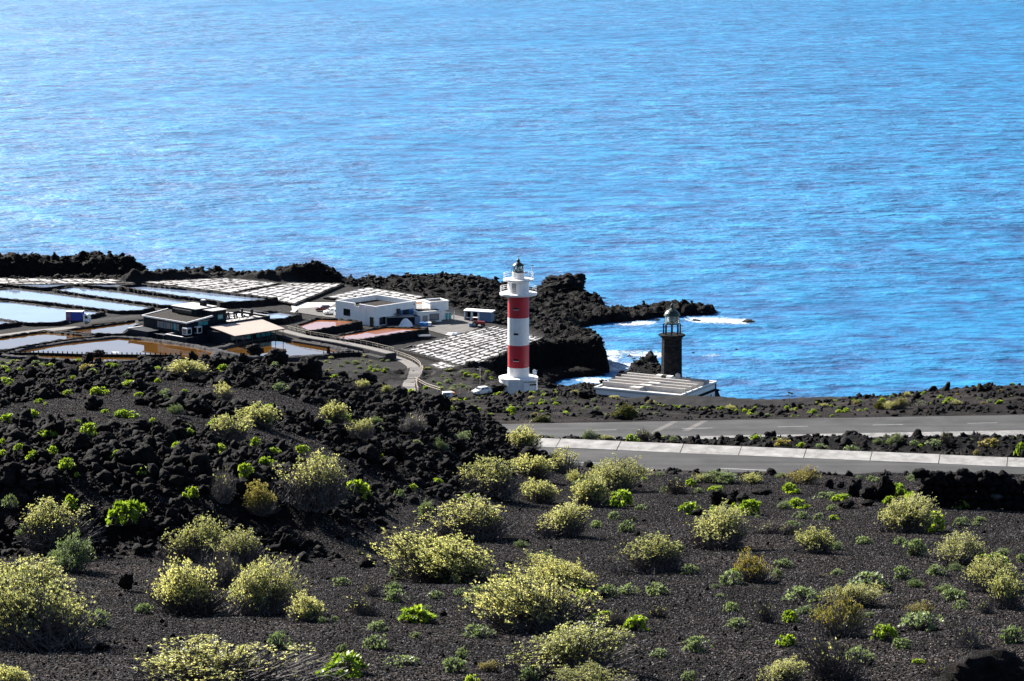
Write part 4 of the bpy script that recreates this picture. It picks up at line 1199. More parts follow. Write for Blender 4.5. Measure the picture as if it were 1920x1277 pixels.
MB().tube((1.0, -.2, 1.4), (1.0, -.2, 2.1), .05).build('exhaust', 'dark_metal', r)
p = at_z(882.5, 614, GZ)
b_ = thing('water_drum', 'pale blue drum standing beside the red tractor', 'drum', p)
MB().lathe([(.42, 0), (.45, .05), (.45, .4), (.47, .45), (.45, .5), (.45, .95), (.42, 1.0)], 16).build('drum_body', 'pale_blue', b_)
MB().lathe([(.46, .98), (.46, 1.04), (.1, 1.05)], 16).build('lid', 'pale_blue', b_)
p = at_z(812, 607.5, GZ)
b_ = thing('pallet_stack', 'stack of dark wooden pallets before the kiosk', 'pallets', p, R(8))
for k in range(5): MB().box(-.7, .7, -.5, .5, .02 + k * .17, .12 + k * .17).build('pallet', 'wood_dark' if k % 2 else 'wood_pale', b_)
# bench at the foot of the orange pond wall
p = at_z(796, 633.5, 5.9)
b_ = thing('stone_bench', 'grey stone slab leaning at the foot of the retaining wall', 'slab', p, R(10))
MB().hexa([(-1.5, 0, .25), (1.5, 0, .25), (1.5, .9, .55), (-1.5, .9, .55)], [(-1.5, 0, .4), (1.5, 0, .4), (1.5, .9, .7), (-1.5, .9, .7)]).build('slab', 'metal_grey', b_)
for s in (-1, 1): MB().box(s * 1.2 - .15, s * 1.2 + .15, .2, .7, -.3, .4).build('block', 'dark_wall', b_)

# ------------------------------------------------------------------ dark restaurant
p = at_z(350, 640, 6.0)
r = thing('restaurant', 'dark slate restaurant with gravel roof, roof terrace and tiled porch', 'building', p, R(-43))
def rb(name, mat, *a, par=None, root=r): return MB().box(*a).build(name, mat, par or root)
hall = rb('hall_wall', 'dark_wall', -17, -1.1, 1.1, 9.0, -.6, 4.1)
rfm = MB().hexa([(-17.2, .9, 3.95), (-.9, .9, 3.95), (-.9, 8.8, 4.6), (-17.2, 8.8, 4.6)], [(-17.2, .9, 4.12), (-.9, .9, 4.12), (-.9, 8.8, 4.8), (-17.2, 8.8, 4.8)]).build('gravel_roof', 'roof_gravel', r)
MB().hexa([(-17.3, .75, 3.95), (-.8, .75, 3.95), (-.8, 1.0, 3.95), (-17.3, 1.0, 3.95)], [(-17.3, .75, 4.28), (-.8, .75, 4.28), (-.8, 1.0, 4.28), (-17.3, 1.0, 4.28)]).build('coping', 'old_white', rfm)
MB().hexa([(-1.0, 1.0, 4.0), (-.7, 1.0, 4.0), (-.7, 8.9, 4.7), (-1.0, 8.9, 4.7)], [(-1.0, 1.0, 4.3), (-.7, 1.0, 4.3), (-.7, 8.9, 5.1), (-1.0, 8.9, 5.1)]).build('coping', 'old_white', rfm)
MB().hexa([(-17.4, 1.0, 4.0), (-17.1, 1.0, 4.0), (-17.1, 8.9, 4.7), (-17.4, 8.9, 4.7)], [(-17.4, 1.0, 4.3), (-17.1, 1.0, 4.3), (-17.1, 8.9, 5.0), (-17.4, 8.9, 5.0)]).build('coping', 'old_white', rfm)
wn_ = rb('window_band', 'dark_glass', -11.9, -3.6, 1.0, 1.12, 1.9, 3.6)
for k, (a, c) in enumerate(((-11.7, -10.9), (-10.7, -9.5), (-9.3, -8.7), (-8.5, -7.0), (-6.8, -6.2), (-5.8, -4.9), (-4.7, -3.9))):
    rb('pane', 'teal_glass' if k == 5 else 'grey_pane', a, c, .97, 1.0, 2.0, 3.5, par=wn_)
rb('stair_tower', 'dark_wall', -5.0, -1.2, 9.0, 13.4, -.6, 5.9)
pent = rb('upper_block', 'dark_wall', -13.5, -4.9, 7.0, 13.5, 4.3, 6.2)
rb('roof_slab', 'roof_pale', -13.7, -4.7, 6.8, 13.7, 6.2, 6.34, par=pent); rb('roof_slab', 'roof_pale', -4.7, -1.0, 8.9, 13.6, 5.9, 6.04, par=pent)
rb('window_band', 'dark_glass', -12.2, -6.2, 6.92, 7.0, 4.9, 5.7); rb('window_hood', 'metal_grey', -12.6, -6.0, 6.5, 7.0, 5.75, 5.85)
ch = rb('chimney', 'dark_wall', -8.3, -7.1, 11.3, 12.5, 6.34, 7.5); rb('cowl', 'old_white', -8.15, -7.25, 11.45, 12.35, 7.55, 7.8, par=ch)
rb('low_wing', 'dark_wall', -17.4, -10.2, -3.3, 1.1, -.8, 1.5); rb('wing_coping', 'old_white', -17.5, -17.1, -3.4, 1.1, 1.5, 1.66)
rb('low_wall', 'dark_wall', -15.8, -15.5, 1.6, 4.5, -.6, 2.3)
rb('podium', 'dark_wall', -10.2, -5.0, -1.6, 1.1, -.8, .9); rb('lintel', 'metal_grey', -10.1, -5.1, -1.8, -1.5, .95, 1.05)
for x in (-8.6, -6.3): rb('pier', 'dark_metal', x, x + .3, -1.9, -1.6, -.6, .95)
yard_b = rb('front_court', 'dark_wall', -5.0, 2.6, -2.3, 5.0, -1.2, .75)
pc = MB(); pc.box(-5.0, 2.6, -2.3, -2.0, .75, 1.35); pc.box(2.3, 2.6, -2.0, 5.0, .75, 1.35); pc.build('court_parapet', 'dark_wall', yard_b)
rb('coping', 'old_white', -5.1, 1.2, -2.35, -1.95, 1.35, 1.47, par=yard_b); rb('coping', 'roof_pale', -5.2, -4.8, -2.0, .6, 1.35, 1.47, par=yard_b)
for k, (a, c) in enumerate(((-.6, .2), (-.5, 3.3))):
    bx_ = rb('window_box', 'old_white', a - 1.2, a + .5, c, c + 1.5, 1.4, 3.0); rb('pane', 'dark_glass', a + .5, a + .54, c + .25, c + 1.25, 1.65, 2.75, par=bx_); rb('pane', 'dark_glass', a - 1.0, a + .3, c - .04, c, 1.65, 2.75, par=bx_)
w_ = rb('side_window', 'dark_metal', -1.1, -1.03, 4.4, 7.6, 2.9, 4.05)
for c in (4.6, 6.1): rb('pane', 'teal_glass', -1.03, -1.0, c, c + 1.3, 3.0, 3.95, par=w_)
rb('hood', 'metal_grey', -1.1, -.5, 4.2, 7.8, 4.1, 4.2, par=w_)
w_ = rb('tower_window', 'dark_metal', -1.2, -1.13, 10.6, 12.4, 3.7, 5.0); rb('pane', 'teal_glass', -1.13, -1.1, 10.8, 12.2, 3.85, 4.85, par=w_)
terr = rb('terrace', 'dark_wall', -9, 2, 13.4, 24.5, -.6, 3.0); rb('terrace', 'dark_wall', -1.2, 2, 9.0, 13.4, -.6, 3.0)
rb('terrace_floor', 'roof_pale', -8.7, 1.6, 13.5, 24.2, 3.0, 3.05, par=terr)
pp = MB(); pp.box(1.7, 2, 9.0, 24.5, 3.0, 3.45); pp.box(-9, -8.7, 13.5, 24.5, 3.0, 3.6); pp.box(-8.7, 1.7, 24.2, 24.5, 3.0, 3.45); pp.build('parapet', 'dark_wall', terr)
rb('coping', 'old_white', -9.1, 1.7, 24.15, 24.55, 3.45, 3.55, par=terr)
for k in range(9): MB().tube((-8.5 + k * 1.25, 24.35, 3.5), (-8.5 + k * 1.25, 24.35, 4.2), .03, n=5).build('rail_post', 'metal_grey', terr)
MB().tube((-8.5, 24.35, 4.2), (1.6, 24.35, 4.2), .035, n=5).build('hand_rail', 'metal_grey', terr)
MB().hexa([(-9, 11.5, 3.9), (-4.9, 11.5, 3.9), (-4.9, 17.5, 4.3), (-9, 17.5, 4.3)], [(-9, 11.5, 4.0), (-4.9, 11.5, 4.0), (-4.9, 17.5, 4.4), (-9, 17.5, 4.4)]).build('pergola_roof', 'tile_roof', terr)
# porch
po = MB().hexa([(1.9, 5.5, 2.95), (13.2, 3.4, 2.25), (13.8, 18.6, 2.25), (1.9, 21.5, 2.95)], [(1.9, 5.5, 3.07), (13.2, 3.4, 2.37), (13.8, 18.6, 2.37), (1.9, 21.5, 3.07)]).build('porch_roof', 'tile_roof', r)
MB().hexa([(13.0, 3.3, 2.1), (13.3, 3.3, 2.1), (13.9, 18.7, 2.1), (13.6, 18.7, 2.1)], [(13.0, 3.3, 2.36), (13.3, 3.3, 2.36), (13.9, 18.7, 2.36), (13.6, 18.7, 2.36)]).build('eave_beam', 'wood_dark', po)
for k in range(22): MB().tube((2.0 + 0 * k, 5.7 + k * .72, 3.09), (13.3 + .03 * k, 3.7 + k * .7, 2.39), .05, n=4).build('roof_batten', 'tile_roof', po)
rb('porch_floor', 'dark_wall', 1.9, 12.8, 4.0, 19.5, -1.0, -.1)
rb('porch_wall', 'dark_wall', 2.0, 10.0, 4.6, 11.0, -.1, 2.3)
gl = rb('glass_wall', 'dark_glass', 10.05, 10.15, 4.8, 17.5, -.05, 2.25)
for k in range(8): rb('pane', 'teal_glass' if k in (3, 5, 6, 7) else 'grey_pane' if k == 2 else 'dark_glass', 10.15, 10.2, 5.0 + k * 1.55, 6.3 + k * 1.55, .5, 1.9, par=gl)
for k in range(7): MB().tube((12.9 + .08 * k, 4.2 + k * 2.35, -.9), (12.9 + .08 * k, 4.2 + k * 2.35, 2.25), .08, n=6).build('porch_post', 'wood_dark', po)
# furniture on the terrace: things of their own
rm = Matrix.Translation(Vector(r.location)) @ Matrix.Rotation(R(-43), 4, 'Z')
def furn(kind, a, c, rz):
    q = rm @ Vector((a, c, 3.05))
    if kind == 't':
        o = thing('cafe_table', 'white square cafe table on the roof terrace', 'table', q, rz, 'cafe tables on the roof terrace')
        MB().box(-.45, .45, -.45, .45, .70, .75).build('table_top', 'white_paint', o); MB().tube((0, 0, 0), (0, 0, .7), .05).build('leg', 'dark_metal', o); MB().box(-.25, .25, -.25, .25, 0, .03).build('base', 'dark_metal', o)
    elif kind == 'c':
        o = thing('cafe_chair', 'dark cafe chair on the roof terrace', 'chair', q, rz, 'cafe chairs on the roof terrace')
        MB().box(-.22, .22, -.22, .22, .42, .47).build('seat', 'dark_metal', o); MB().box(-.22, .22, .19, .23, .47, .92).build('backrest', 'dark_metal', o)
        for x in (-.2, .2):
            for y in (-.2, .2): MB().tube((x, y, 0), (x, y, .42), .02, n=4).build('leg', 'dark_metal', o)
    else:
        o = thing('terrace_screen', 'dark upright wind screen on the roof terrace', 'screen', q, rz, 'wind screens on the roof terrace')
        MB().box(-.9, .9, -.05, .05, .1, 1.7).build('panel', 'dark_wall', o)
        for x in (-.8, .8): MB().tube((x, 0, 0), (x, 0, 1.75), .05).build('post', 'dark_metal', o)
for i, a in enumerate((-6.8, -3.9, -1.0)):
    for j, c in enumerate((15.0, 17.4, 19.8)):
        furn('t', a, c, R(10 * (i - j)))
        for s, rz in ((-1, R(180)), (1, 0)): furn('c', a + .1 * s, c + .75 * s, rz + R(8 * i))
furn('s', -4.8, 21.6, R(80)); furn('s', -2.2, 22.4, R(75))

# ------------------------------------------------------------------ striped lighthouse
p = at_z(972, 733, 11.0)
BZ = 10.6
r = thing('lighthouse', 'tall red and white banded lighthouse with two railed galleries', 'lighthouse', (p[0], p[1] + 3.8, BZ), R(0))
S = 2.17
dr = MB().lathe([(3.95, -1.5), (3.9, 2.3), (4.0, 2.35), (4.0, 2.6), (3.75, 2.65)], 48).build('base_drum', 'tower_white', r, False)
def band(z0, z1, mat): return MB().lathe([(S, z0), (S, z1)], 48, caps=False).build('tower_band', mat, r, True)
for z0, z1, m_ in ((0, 4.7, 'tower_white'), (4.7, 9.3, 'tower_red'), (9.3, 14.9, 'tower_white'), (14.9, 19.3, 'tower_red')): band(z0, z1, m_)
gl_ = MB().lathe([(2.1, 19.2), (3.3, 19.35), (3.78, 19.5), (3.8, 19.85), (3.6, 19.9), (2.1, 19.92)], 48).build('lower_gallery', 'tower_white', r)
MB().lathe([(2.17, 19.9), (2.17, 22.2), (2.3, 22.3)], 48).build('watch_room', 'tower_white', r)
gu = MB().lathe([(2.1, 22.1), (3.0, 22.35), (3.1, 22.42), (3.1, 22.7), (2.9, 22.74), (1.0, 22.75)], 48).build('upper_gallery', 'tower_white', r)
def rail(R_, z, h, n, par):
    for k in range(n):
        a = 2 * math.pi * k / n
        MB().tube((R_ * math.cos(a), R_ * math.sin(a), z), (R_ * math.cos(a), R_ * math.sin(a), z + h), .035, n=5).build('rail_post', 'tower_white', par)
    for t in (.4, .72, 1.0): MB().ring(R_, z + h * t, .03, 40).build('hand_rail', 'tower_white', par)
rail(3.65, 19.9, 1.25, 20, gl_); rail(2.98, 22.74, 1.2, 16, gu)
MB().lathe([(1.22, 22.75), (1.22, 23.9), (1.3, 23.95), (1.3, 24.05)], 24).build('lantern_base', 'old_white', r)
MB().lathe([(1.1, 24.05), (1.1, 24.25)], 12).build('lantern_sill', 'metal_green', r)
lg = MB().lathe([(.95, 24.2), (.95, 25.4)], 12, caps=False).build('lantern_glass', 'lantern_glass', r)
for k in range(6):
    a = 2 * math.pi * k / 6
    MB().tube((1.0 * math.cos(a), 1.0 * math.sin(a), 24.2), (1.0 * math.cos(a + .5), 1.0 * math.sin(a + .5), 25.4), .05, n=5).build('glazing_bar', 'metal_green', lg)
    MB().tube((1.0 * math.cos(a), 1.0 * math.sin(a), 24.2), (1.0 * math.cos(a - .5), 1.0 * math.sin(a - .5), 25.4), .05, n=5).build('glazing_bar', 'metal_green', lg)
MB().lathe([(.3, 24.25), (.42, 24.5), (.42, 25.0), (.2, 25.3)], 12).build('lamp', 'old_white', lg)
rf_ = MB().lathe([(1.2, 25.38), (1.15, 25.5), (.75, 25.85), (.3, 26.1)], 16).build('lantern_roof', 'metal_green', r)
MB().lathe([(.1, 26.0), (.32, 26.2), (.36, 26.4), (.25, 26.65), (.06, 26.8), (.05, 27.5)], 12).build('vent_ball', 'metal_green', rf_, True)
MB().tube((-.35, 0, 27.2), (.35, 0, 27.2), .03).build('wind_vane', 'metal_green', rf_)
MB().tube((2.75, -.6, 22.75), (2.75, -.6, 25.5), .08).build('mast', 'tower_white', gu); MB().tube((1.0, -.2, 25.6), (2.9, -.6, 25.6), .04).build('aerial', 'metal_green', gu); MB().box(2.55, 3.15, -.75, -.45, 25.45, 25.6).build('aerial_head', 'metal_grey', gu)
MB().tube((-1.9, -1.2, 22.75), (-1.1, -.4, 25.5), .04).build('ladder', 'metal_green', gu)
MB().lathe([(.03, 0), (.35, .08), (.42, .2)], 12).build('lamp_housing', 'rust_red', gu).location = (1.5, -.8, 23.9)
for z in (6.4, 11.7, 16.9):
    a = R(-90 - 13); o = MB().box(-.48, .48, -.04, .05, -.2, .2).build('window', 'dark_glass', r)
    o.location = (S * math.cos(a), S * math.sin(a), z); o.rotation_euler = (0, 0, a + R(90))
    MB().box(-.56, .56, -.09, .0, -.29, -.2).build('sill', 'tower_white', o)
a = R(-90 - 24); o = MB().box(-.45, .45, -.05, .05, 0, 2.0).build('gallery_door', 'metal_grey', r); o.location = (S * math.cos(a), S * math.sin(a), 20.0); o.rotation_euler = (0, 0, a + R(90))
en = MB().box(-2.0, .25, -4.4, -2.0, -1.5, 2.7).build('entrance_porch', 'tower_white', r)
MB().box(-1.9, -.1, -4.46, -4.4, .4, 2.4).build('door', 'old_white', en); MB().box(-2.05, .3, -4.45, -2.0, 2.7, 2.8).build('porch_roof', 'old_white', en)
an = MB().hexa([(1.1, -4.2, -1.5), (3.6, -3.2, -1.5), (3.6, -1.0, -1.5), (1.1, -1.0, -1.5)], [(1.1, -4.2, 2.1), (3.6, -3.2, 2.1), (3.6, -1.0, 2.1), (1.1, -1.0, 2.1)]).build('annex', 'tower_white', r)
MB().hexa([(2.3, -3.8, 1.45), (3.62, -3.25, 1.45), (3.6, -3.1, 1.45), (2.3, -3.6, 1.45)], [(2.3, -3.8, 1.75), (3.62, -3.25, 1.75), (3.6, -3.1, 1.75), (2.3, -3.6, 1.75)]).build('vent_slot', 'wood_dark', an)
MB().box(1.0, 3.65, -3.9, -.9, 2.1, 2.2).build('annex_roof', 'metal_grey', an)
dish = thing('satellite_dish', 'white satellite dish standing on the lighthouse base drum', 'dish', (r.location.x + 3.1, r.location.y - .6, BZ + 2.62), R(20))
MB().tube((0, 0, 0), (0, 0, .8), .06).build('post', 'metal_grey', dish)
d2 = MB().lathe([(.05, 0), (.35, .05), (.6, .2), (.65, .26)], 16).build('reflector', 'tower_white', dish); d2.location = (0, 0, 1.0); d2.rotation_euler = (R(75), 0, R(30))
MB().tube((0, 0, .9), (.7, -.3, 1.5), .05).build('feed_arm', 'tower_white', dish)

# ------------------------------------------------------------------ old lighthouse
ZR = 12.0
Rr, Ff, Bb = (at_z(*q, ZR)[:2] for q in ((1342, 717), (1275, 743), (1178, 706)))
e1 = (Ff - Rr); e1 = e1 / np.hypot(*e1)                       # along the right wall towards the camera
ang = math.atan2(-e1[1], -e1[0]) - R(90)                       # local +y points away along the right wall
LXo = float(np.hypot(*(Bb - Rr))); LYo = float(np.hypot(*(Ff - Rr)))
r = thing('old_lighthouse', 'old keeper house with dark stone octagonal tower and glazed lantern', 'lighthouse', (Ff[0], Ff[1], ZR - 5.2), ang)
# local: front right corner at the origin, house spans x in [-LX,0], y in [0,LY]
RT = 5.2
MB().box(-LXo, 0, 0, LYo, -1.5, RT - .25).build('wall', 'white_paint', r)
ro = MB().box(-LXo - .15, .15, -.15, LYo + .15, RT - .25, RT).build('roof_terrace', 'roof_pale', r)
pr = MB(); pr.box(-LXo - .2, .2, -.2, .1, RT, RT + .28); pr.box(-LXo - .2, .2, LYo - .1, LYo + .2, RT, RT + .28); pr.box(-LXo - .2, -LXo + .1, .1, LYo - .1, RT, RT + .28); pr.box(-.1, .2, .1, LYo - .1, RT, RT + .28)
pr.build('parapet', 'white_paint', ro)
for y in (3.1, 6.0, 8.9, 11.8, 14.4): MB().box(-LXo + .2, -.2, y - .2, y + .2, RT, RT + .95).build('roof_rib', 'roof_pale', ro)
MB().hexa([(-LXo * .62, 1.0, RT), (-LXo * .50, 1.0, RT), (-LXo * .42, LYo * .6, RT), (-LXo * .54, LYo * .6, RT)], [(-LXo * .62, 1.0, RT + .7), (-LXo * .50, 1.0, RT + .7), (-LXo * .42, LYo * .6, RT + .7), (-LXo * .54, LYo * .6, RT + .7)]).build('raised_walk', 'roof_pale', ro)
bd = MB(); bd.box(.0, .08, -.05, LYo, RT - 1.75, RT - 1.2); bd.box(-LXo, .05, -.08, .0, RT - 1.75, RT - 1.2); bd.build('string_course', 'ashlar', r)
for x, y in ((0, 0), (0, LYo), (-LXo, 0)): MB().box(x - .35, x + .1, y - .1 if y == 0 else y - .35, y + .35 if y == 0 else y + .1, -1.5, RT - .3).build('quoin', 'dark_wall', r)
for y in (2.4, 6.2, 10.0, 13.6):
    o = MB().box(.0, .05, y, y + 1.3, .4, 2.9).build('window', 'dark_glass', r); MB().box(.0, .12, y - .2, y, .3, 3.1).build('jamb', 'dark_wall', o); MB().box(.0, .12, y + 1.3, y + 1.5, .3, 3.1).build('jamb', 'dark_wall', o)
for x in (-14, -10.5, -7, -3.5):
    o = MB().box(x, x + 1.2, -.05, 0, .4, 2.9).build('window', 'dark_glass', r); MB().box(x - .2, x, -.12, 0, .3, 3.1).build('jamb', 'dark_wall', o)
# tower
tw_px = at_z(1260, 714, ZR)
inv = Matrix.Rotation(-ang, 4, 'Z') @ Matrix.Translation(-Vector(r.location))
tl = inv @ Vector((tw_px[0], tw_px[1] + 2.0, ZR))
tx, ty = tl.x, tl.y
tw = MB().lathe([(2.2, RT - .2), (2.15, RT + .9), (2.05, RT + 8.4), (2.2, RT + 8.6), (2.75, RT + 9.05), (2.8, RT + 9.3), (2.0, RT + 9.32)], 8, tx, ty, ph=R(22.5)).build('tower', 'ashlar', r)
# cylindrical UV for the ashlar
uvl = tw.data.uv_layers.new(name='UVMap')
for pol in tw.data.polygons:
    for li in pol.loop_indices:
        v_ = tw.data.vertices[tw.data.loops[li].vertex_index].co
        a_ = math.atan2(v_.y - ty, v_.x - tx) - math.atan2(pol.center.y - ty, pol.center.x - tx)
        a_ = (a_ + math.pi) % (2 * math.pi) - math.pi
        uvl.data[li].uv = ((math.atan2(pol.center.y - ty, pol.center.x - tx) + a_) * 2.1, v_.z)
for k in range(8):
    a = 2 * math.pi * k / 8 + R(22.5)
    MB().tube((tx + 1.7 * math.cos(a), ty + 1.7 * math.sin(a), RT + 9.3), (tx + 1.7 * math.cos(a), ty + 1.7 * math.sin(a), RT + 11.45), .16, n=6).build('pillar', 'wood_dark', r)
MB().tube((tx, ty, RT + 9.3), (tx, ty, RT + 11.4), .12).build('centre_post', 'metal_green', r)
ln = MB().lathe([(1.62, RT + 11.4), (1.62, RT + 11.6)], 8, tx, ty, ph=R(22.5)).build('lantern_floor', 'metal_green', r)
lg = MB().lathe([(1.45, RT + 11.6), (1.45, RT + 13.15)], 8, tx, ty, False, R(22.5)).build('lantern_glass', 'lantern_glass', r)
for k in range(8):
    a = 2 * math.pi * k / 8 + R(22.5)
    MB().tube((tx + 1.47 * math.cos(a), ty + 1.47 * math.sin(a), RT + 11.5), (tx + 1.47 * math.cos(a), ty + 1.47 * math.sin(a), RT + 13.2), .05, n=5).build('glazing_bar', 'metal_green', lg)
MB().lathe([(.5, RT + 11.7), (.62, RT + 12.1), (.62, RT + 12.7), (.3, RT + 13.0)], 12, tx, ty).build('lens', 'grey_pane', lg)
dm = MB().lathe([(1.68, RT + 13.12), (1.66, RT + 13.25), (1.45, RT + 13.7), (1.05, RT + 14.15), (.45, RT + 14.5), (.2, RT + 14.65)], 16, tx, ty).build('dome', 'metal_green', r)
MB().lathe([(.15, RT + 14.5), (.2, RT + 14.75), (.36, RT + 15.05), (.3, RT + 15.35), (.1, RT + 15.6), (.04, RT + 15.7), (.03, RT + 16.6)], 12, tx, ty).build('vent_ball', 'metal_green', dm, True)
c_ = MB().box(-11.2, -10.0, 12.6, 13.8, RT, RT + 1.35).build('chimney', 'white_paint', ro); MB().box(-10.0, -9.0, 12.7, 13.7, RT, RT + 1.4).build('chimney', 'wood_dark', ro)
MB().box(tx + .7, tx + 1.9, ty - 4.2, ty - 3.0, RT, RT + 1.35).build('chimney', 'white_paint', ro); MB().lathe([(.4, RT), (.6, RT + .5), (.5, RT + 1.6), (.1, RT + 1.9)], 10, tx + 2.6, ty - 2.6).build('cistern', 'roof_pale', ro)

# ------------------------------------------------------------------ masts
def solar(p, h, label, grp, flip=1):
    r = thing('solar_lamp', label, 'lamp', p, 0, grp)
    MB().tube((0, 0, -.4), (0, 0, h), .09, .06).build('post', 'metal_grey', r)
    pn = MB().box(-.5, .5, -.35, .35, -.03, .03).build('solar_panel', 'grey_pane', r); pn.location = (.25 * flip, 0, h + .3); pn.rotation_euler = (R(-28), R(14) * flip, 0)
    MB().box(-.62, -.1, -.12, .12, h - .12, h).build('lamp_head', 'metal_grey', r)
p = hit(900, 727, 480); solar(p, 3.9, 'grey solar lamp post above the white car', 'solar lamps')
def ridge_pt(px, py, dd_=None):
    p = hit(px, py, 215)
    return p
p = ridge_pt(1479, 754); solar(p, 1.35, 'small solar panel on a thin post at the road-side ridge', 'solar lamps')
p = ridge_pt(1470, 755)
r = thing('rest_sign', 'low brown box sign on a post beside the solar panel', 'sign', p)
MB().tube((0, 0, -.3), (0, 0, .4), .04).build('post', 'wood_dark', r); bevel(MB().box(-.22, .22, -.06, .06, .38, .62).build('sign_board', 'wood_dark', r), .02)

# ------------------------------------------------------------------ people
def person(p, rz, label, shirt, stride=.22, hat=None):
    r = thing('person', label, 'person', p, rz)
    def skin(name, pts, edges, mat, rootv=0):
        me = bpy.data.meshes.new(name); me.from_pydata([q[0] for q in pts], edges, [])
        o = bpy.data.objects.new(name, me); COL.objects.link(o); o.parent = r
        md_ = o.modifiers.new('skin', 'SKIN'); md_.use_smooth_shade = True
        for k, q in enumerate(pts):
            me.skin_vertices[0].data[k].radius = (q[1], q[1] * (q[2] if len(q) > 2 else 1))
        me.skin_vertices[0].data[rootv].use_root = True
        sb = o.modifiers.new('sub', 'SUBSURF'); sb.levels = 1; sb.render_levels = 1
        me.materials.append(M[mat]); return o
    s = stride
    J = [((0, 0, .95), .13, 1.2), ((0, 0, 1.2), .12, 1.3), ((0, 0, 1.42), .13, 1.3), ((0, 0, 1.52), .055), ((0, -.01, 1.62), .085), ((0, -.01, 1.74), .08),
         ((.1, 0, .88), .09), ((.11, -s, .5), .065), ((.11, -s * .9, .08), .045), ((.11, -s * .9 - .14, .03), .035),
         ((-.1, 0, .88), .09), ((-.11, s * .6, .5), .065), ((-.11, s * 1.3, .1), .045), ((-.11, s * 1.3 - .13, .03), .035),
         ((.19, 0, 1.42), .055), ((.24, .08, 1.15), .045), ((.24, -.08, .92), .035), ((.24, -.12, .84), .03),
         ((-.19, 0, 1.42), .055), ((-.24, -.04, 1.15), .045), ((-.24, -.22, .95), .035), ((-.24, -.27, .88), .03)]
    E = [(0, 1), (1, 2), (2, 3), (3, 4), (4, 5), (0, 6), (6, 7), (7, 8), (8, 9), (0, 10), (10, 11), (11, 12), (12, 13), (2, 14), (14, 15), (15, 16), (16, 17), (2, 18), (18, 19), (19, 20), (20, 21)]
    skin('body', J, E, 'skin')
    up = [(q[0], q[1] * 1.14, *(q[2:])) for q in J]
    skin('shirt', [up[0], up[1], up[2], up[14], up[15], up[18], up[19]], [(0, 1), (1, 2), (2, 3), (3, 4), (2, 5), (5, 6)], shirt)
    skin('trousers', [((0, 0, .97), .15, 1.2), up[6], up[7], up[8], up[10], up[11], up[12]], [(0, 1), (1, 2), (2, 3), (0, 4), (4, 5), (5, 6)], 'dark_cloth')
    MB().lathe([(.09, 1.66), (.105, 1.72), (.09, 1.80), (.03, 1.84)], 10, 0, .01).build('hair', 'hair', r, True)
    return r
p = at_z(644.5, 643, WZ); person((p[0], p[1], WZ + .02), R(-70), 'person in a teal top walking along the paved walkway', 'teal_cloth')
p = at_z(789.5, 604, GZ); person((p[0], p[1], GZ + .1), R(60), 'person in an orange top standing beside the kiosk', 'orange_cloth', .08)
# ------------------------------------------------------------------ lava rocks
def ico(sub):
    import bmesh
    bm = bmesh.new(); bmesh.ops.create_icosphere(bm, subdivisions=sub, radius=1.0)
    V = np.array([v.co[:] for v in bm.verts]); F = np.array([[v.index for v in f.verts] for f in bm.faces]); bm.free()
    return V, F
def rock_shape(sub, seed, jag=1.0):
    V, F = ico(sub)
    s = seed * 13.7
    x, y, z = V[:, 0], V[:, 1], V[:, 2]
    r = 1 + 0.55 * (vn3(x * 1.1 + s, y * 1.1, z * 1.1, 1) - .5) * 2 * .8
    r = r + jag * 0.42 * (np.abs(vn3(x * 2.4 + s, y * 2.4, z * 2.4, 2) - .5) * 2 - .4)
    if sub >= 3: r = r + jag * 0.26 * (np.abs(vn3(x * 5.2 + s, y * 5.2, z * 5.2, 3) - .5) * 2 - .4) + jag * 0.14 * (vn3(x * 11 + s, y * 11, z * 11, 4) - .5)
    rj = np.random.default_rng(seed + 900)
    if sub <= 2: r = r * rj.uniform(.62, 1.4, len(r))
    elif sub == 4: r = r * (1 + .035 * rj.normal(size=len(r)).clip(-1.2, 1.2)) + jag * .15 * (np.abs(vn3(x * 8 + s, y * 8, z * 8, 6) - .5) * 2 - .4)
    V = V * r[:, None]
    return V, F
ROCKS = []
for k in range(9):
    V, F = rock_shape(4, k, .85)
    V = V / np.abs(V).max(0)
    V[:, 2] = V[:, 2] * 0.5 + 0.42                     # base just under 0, top near 0.92
    V[:, :2] *= 0.5
    ROCKS.append(np_mesh('lava_rock', V, F, 'lava'))
ROCK_LABELS = {}
def rock(p, w, h, label, k=None, group=None, depth=1.0, name='lava_rock', rz=None, sink=0.06):
    o = bpy.data.objects.new(name, random.choice(ROCKS) if k is None else ROCKS[k]); COL.objects.link(o)
    o.location = (p[0], p[1], p[2] - sink * h); o.scale = (w, w * depth, h * 1.06); o.rotation_euler = (0, 0, random.uniform(0, 6.28) if rz is None else rz)
    return tag(o, label, 'rock', group)
MPX = lambda p: FPX / math.hypot(p[1], CAM_Z - p[2])   # pixels per metre at a point
def rock_px(x, y, w, h, label, k=None, group=None, d0=30, d1=800, depth=.85):
    p = hit(x, y, d0, d1)
    if p is None: return None
    s = MPX(p)
    return rock((p[0], p[1] + .25 * w / s, p[2]), w / s, h / s, label, k, group, depth)
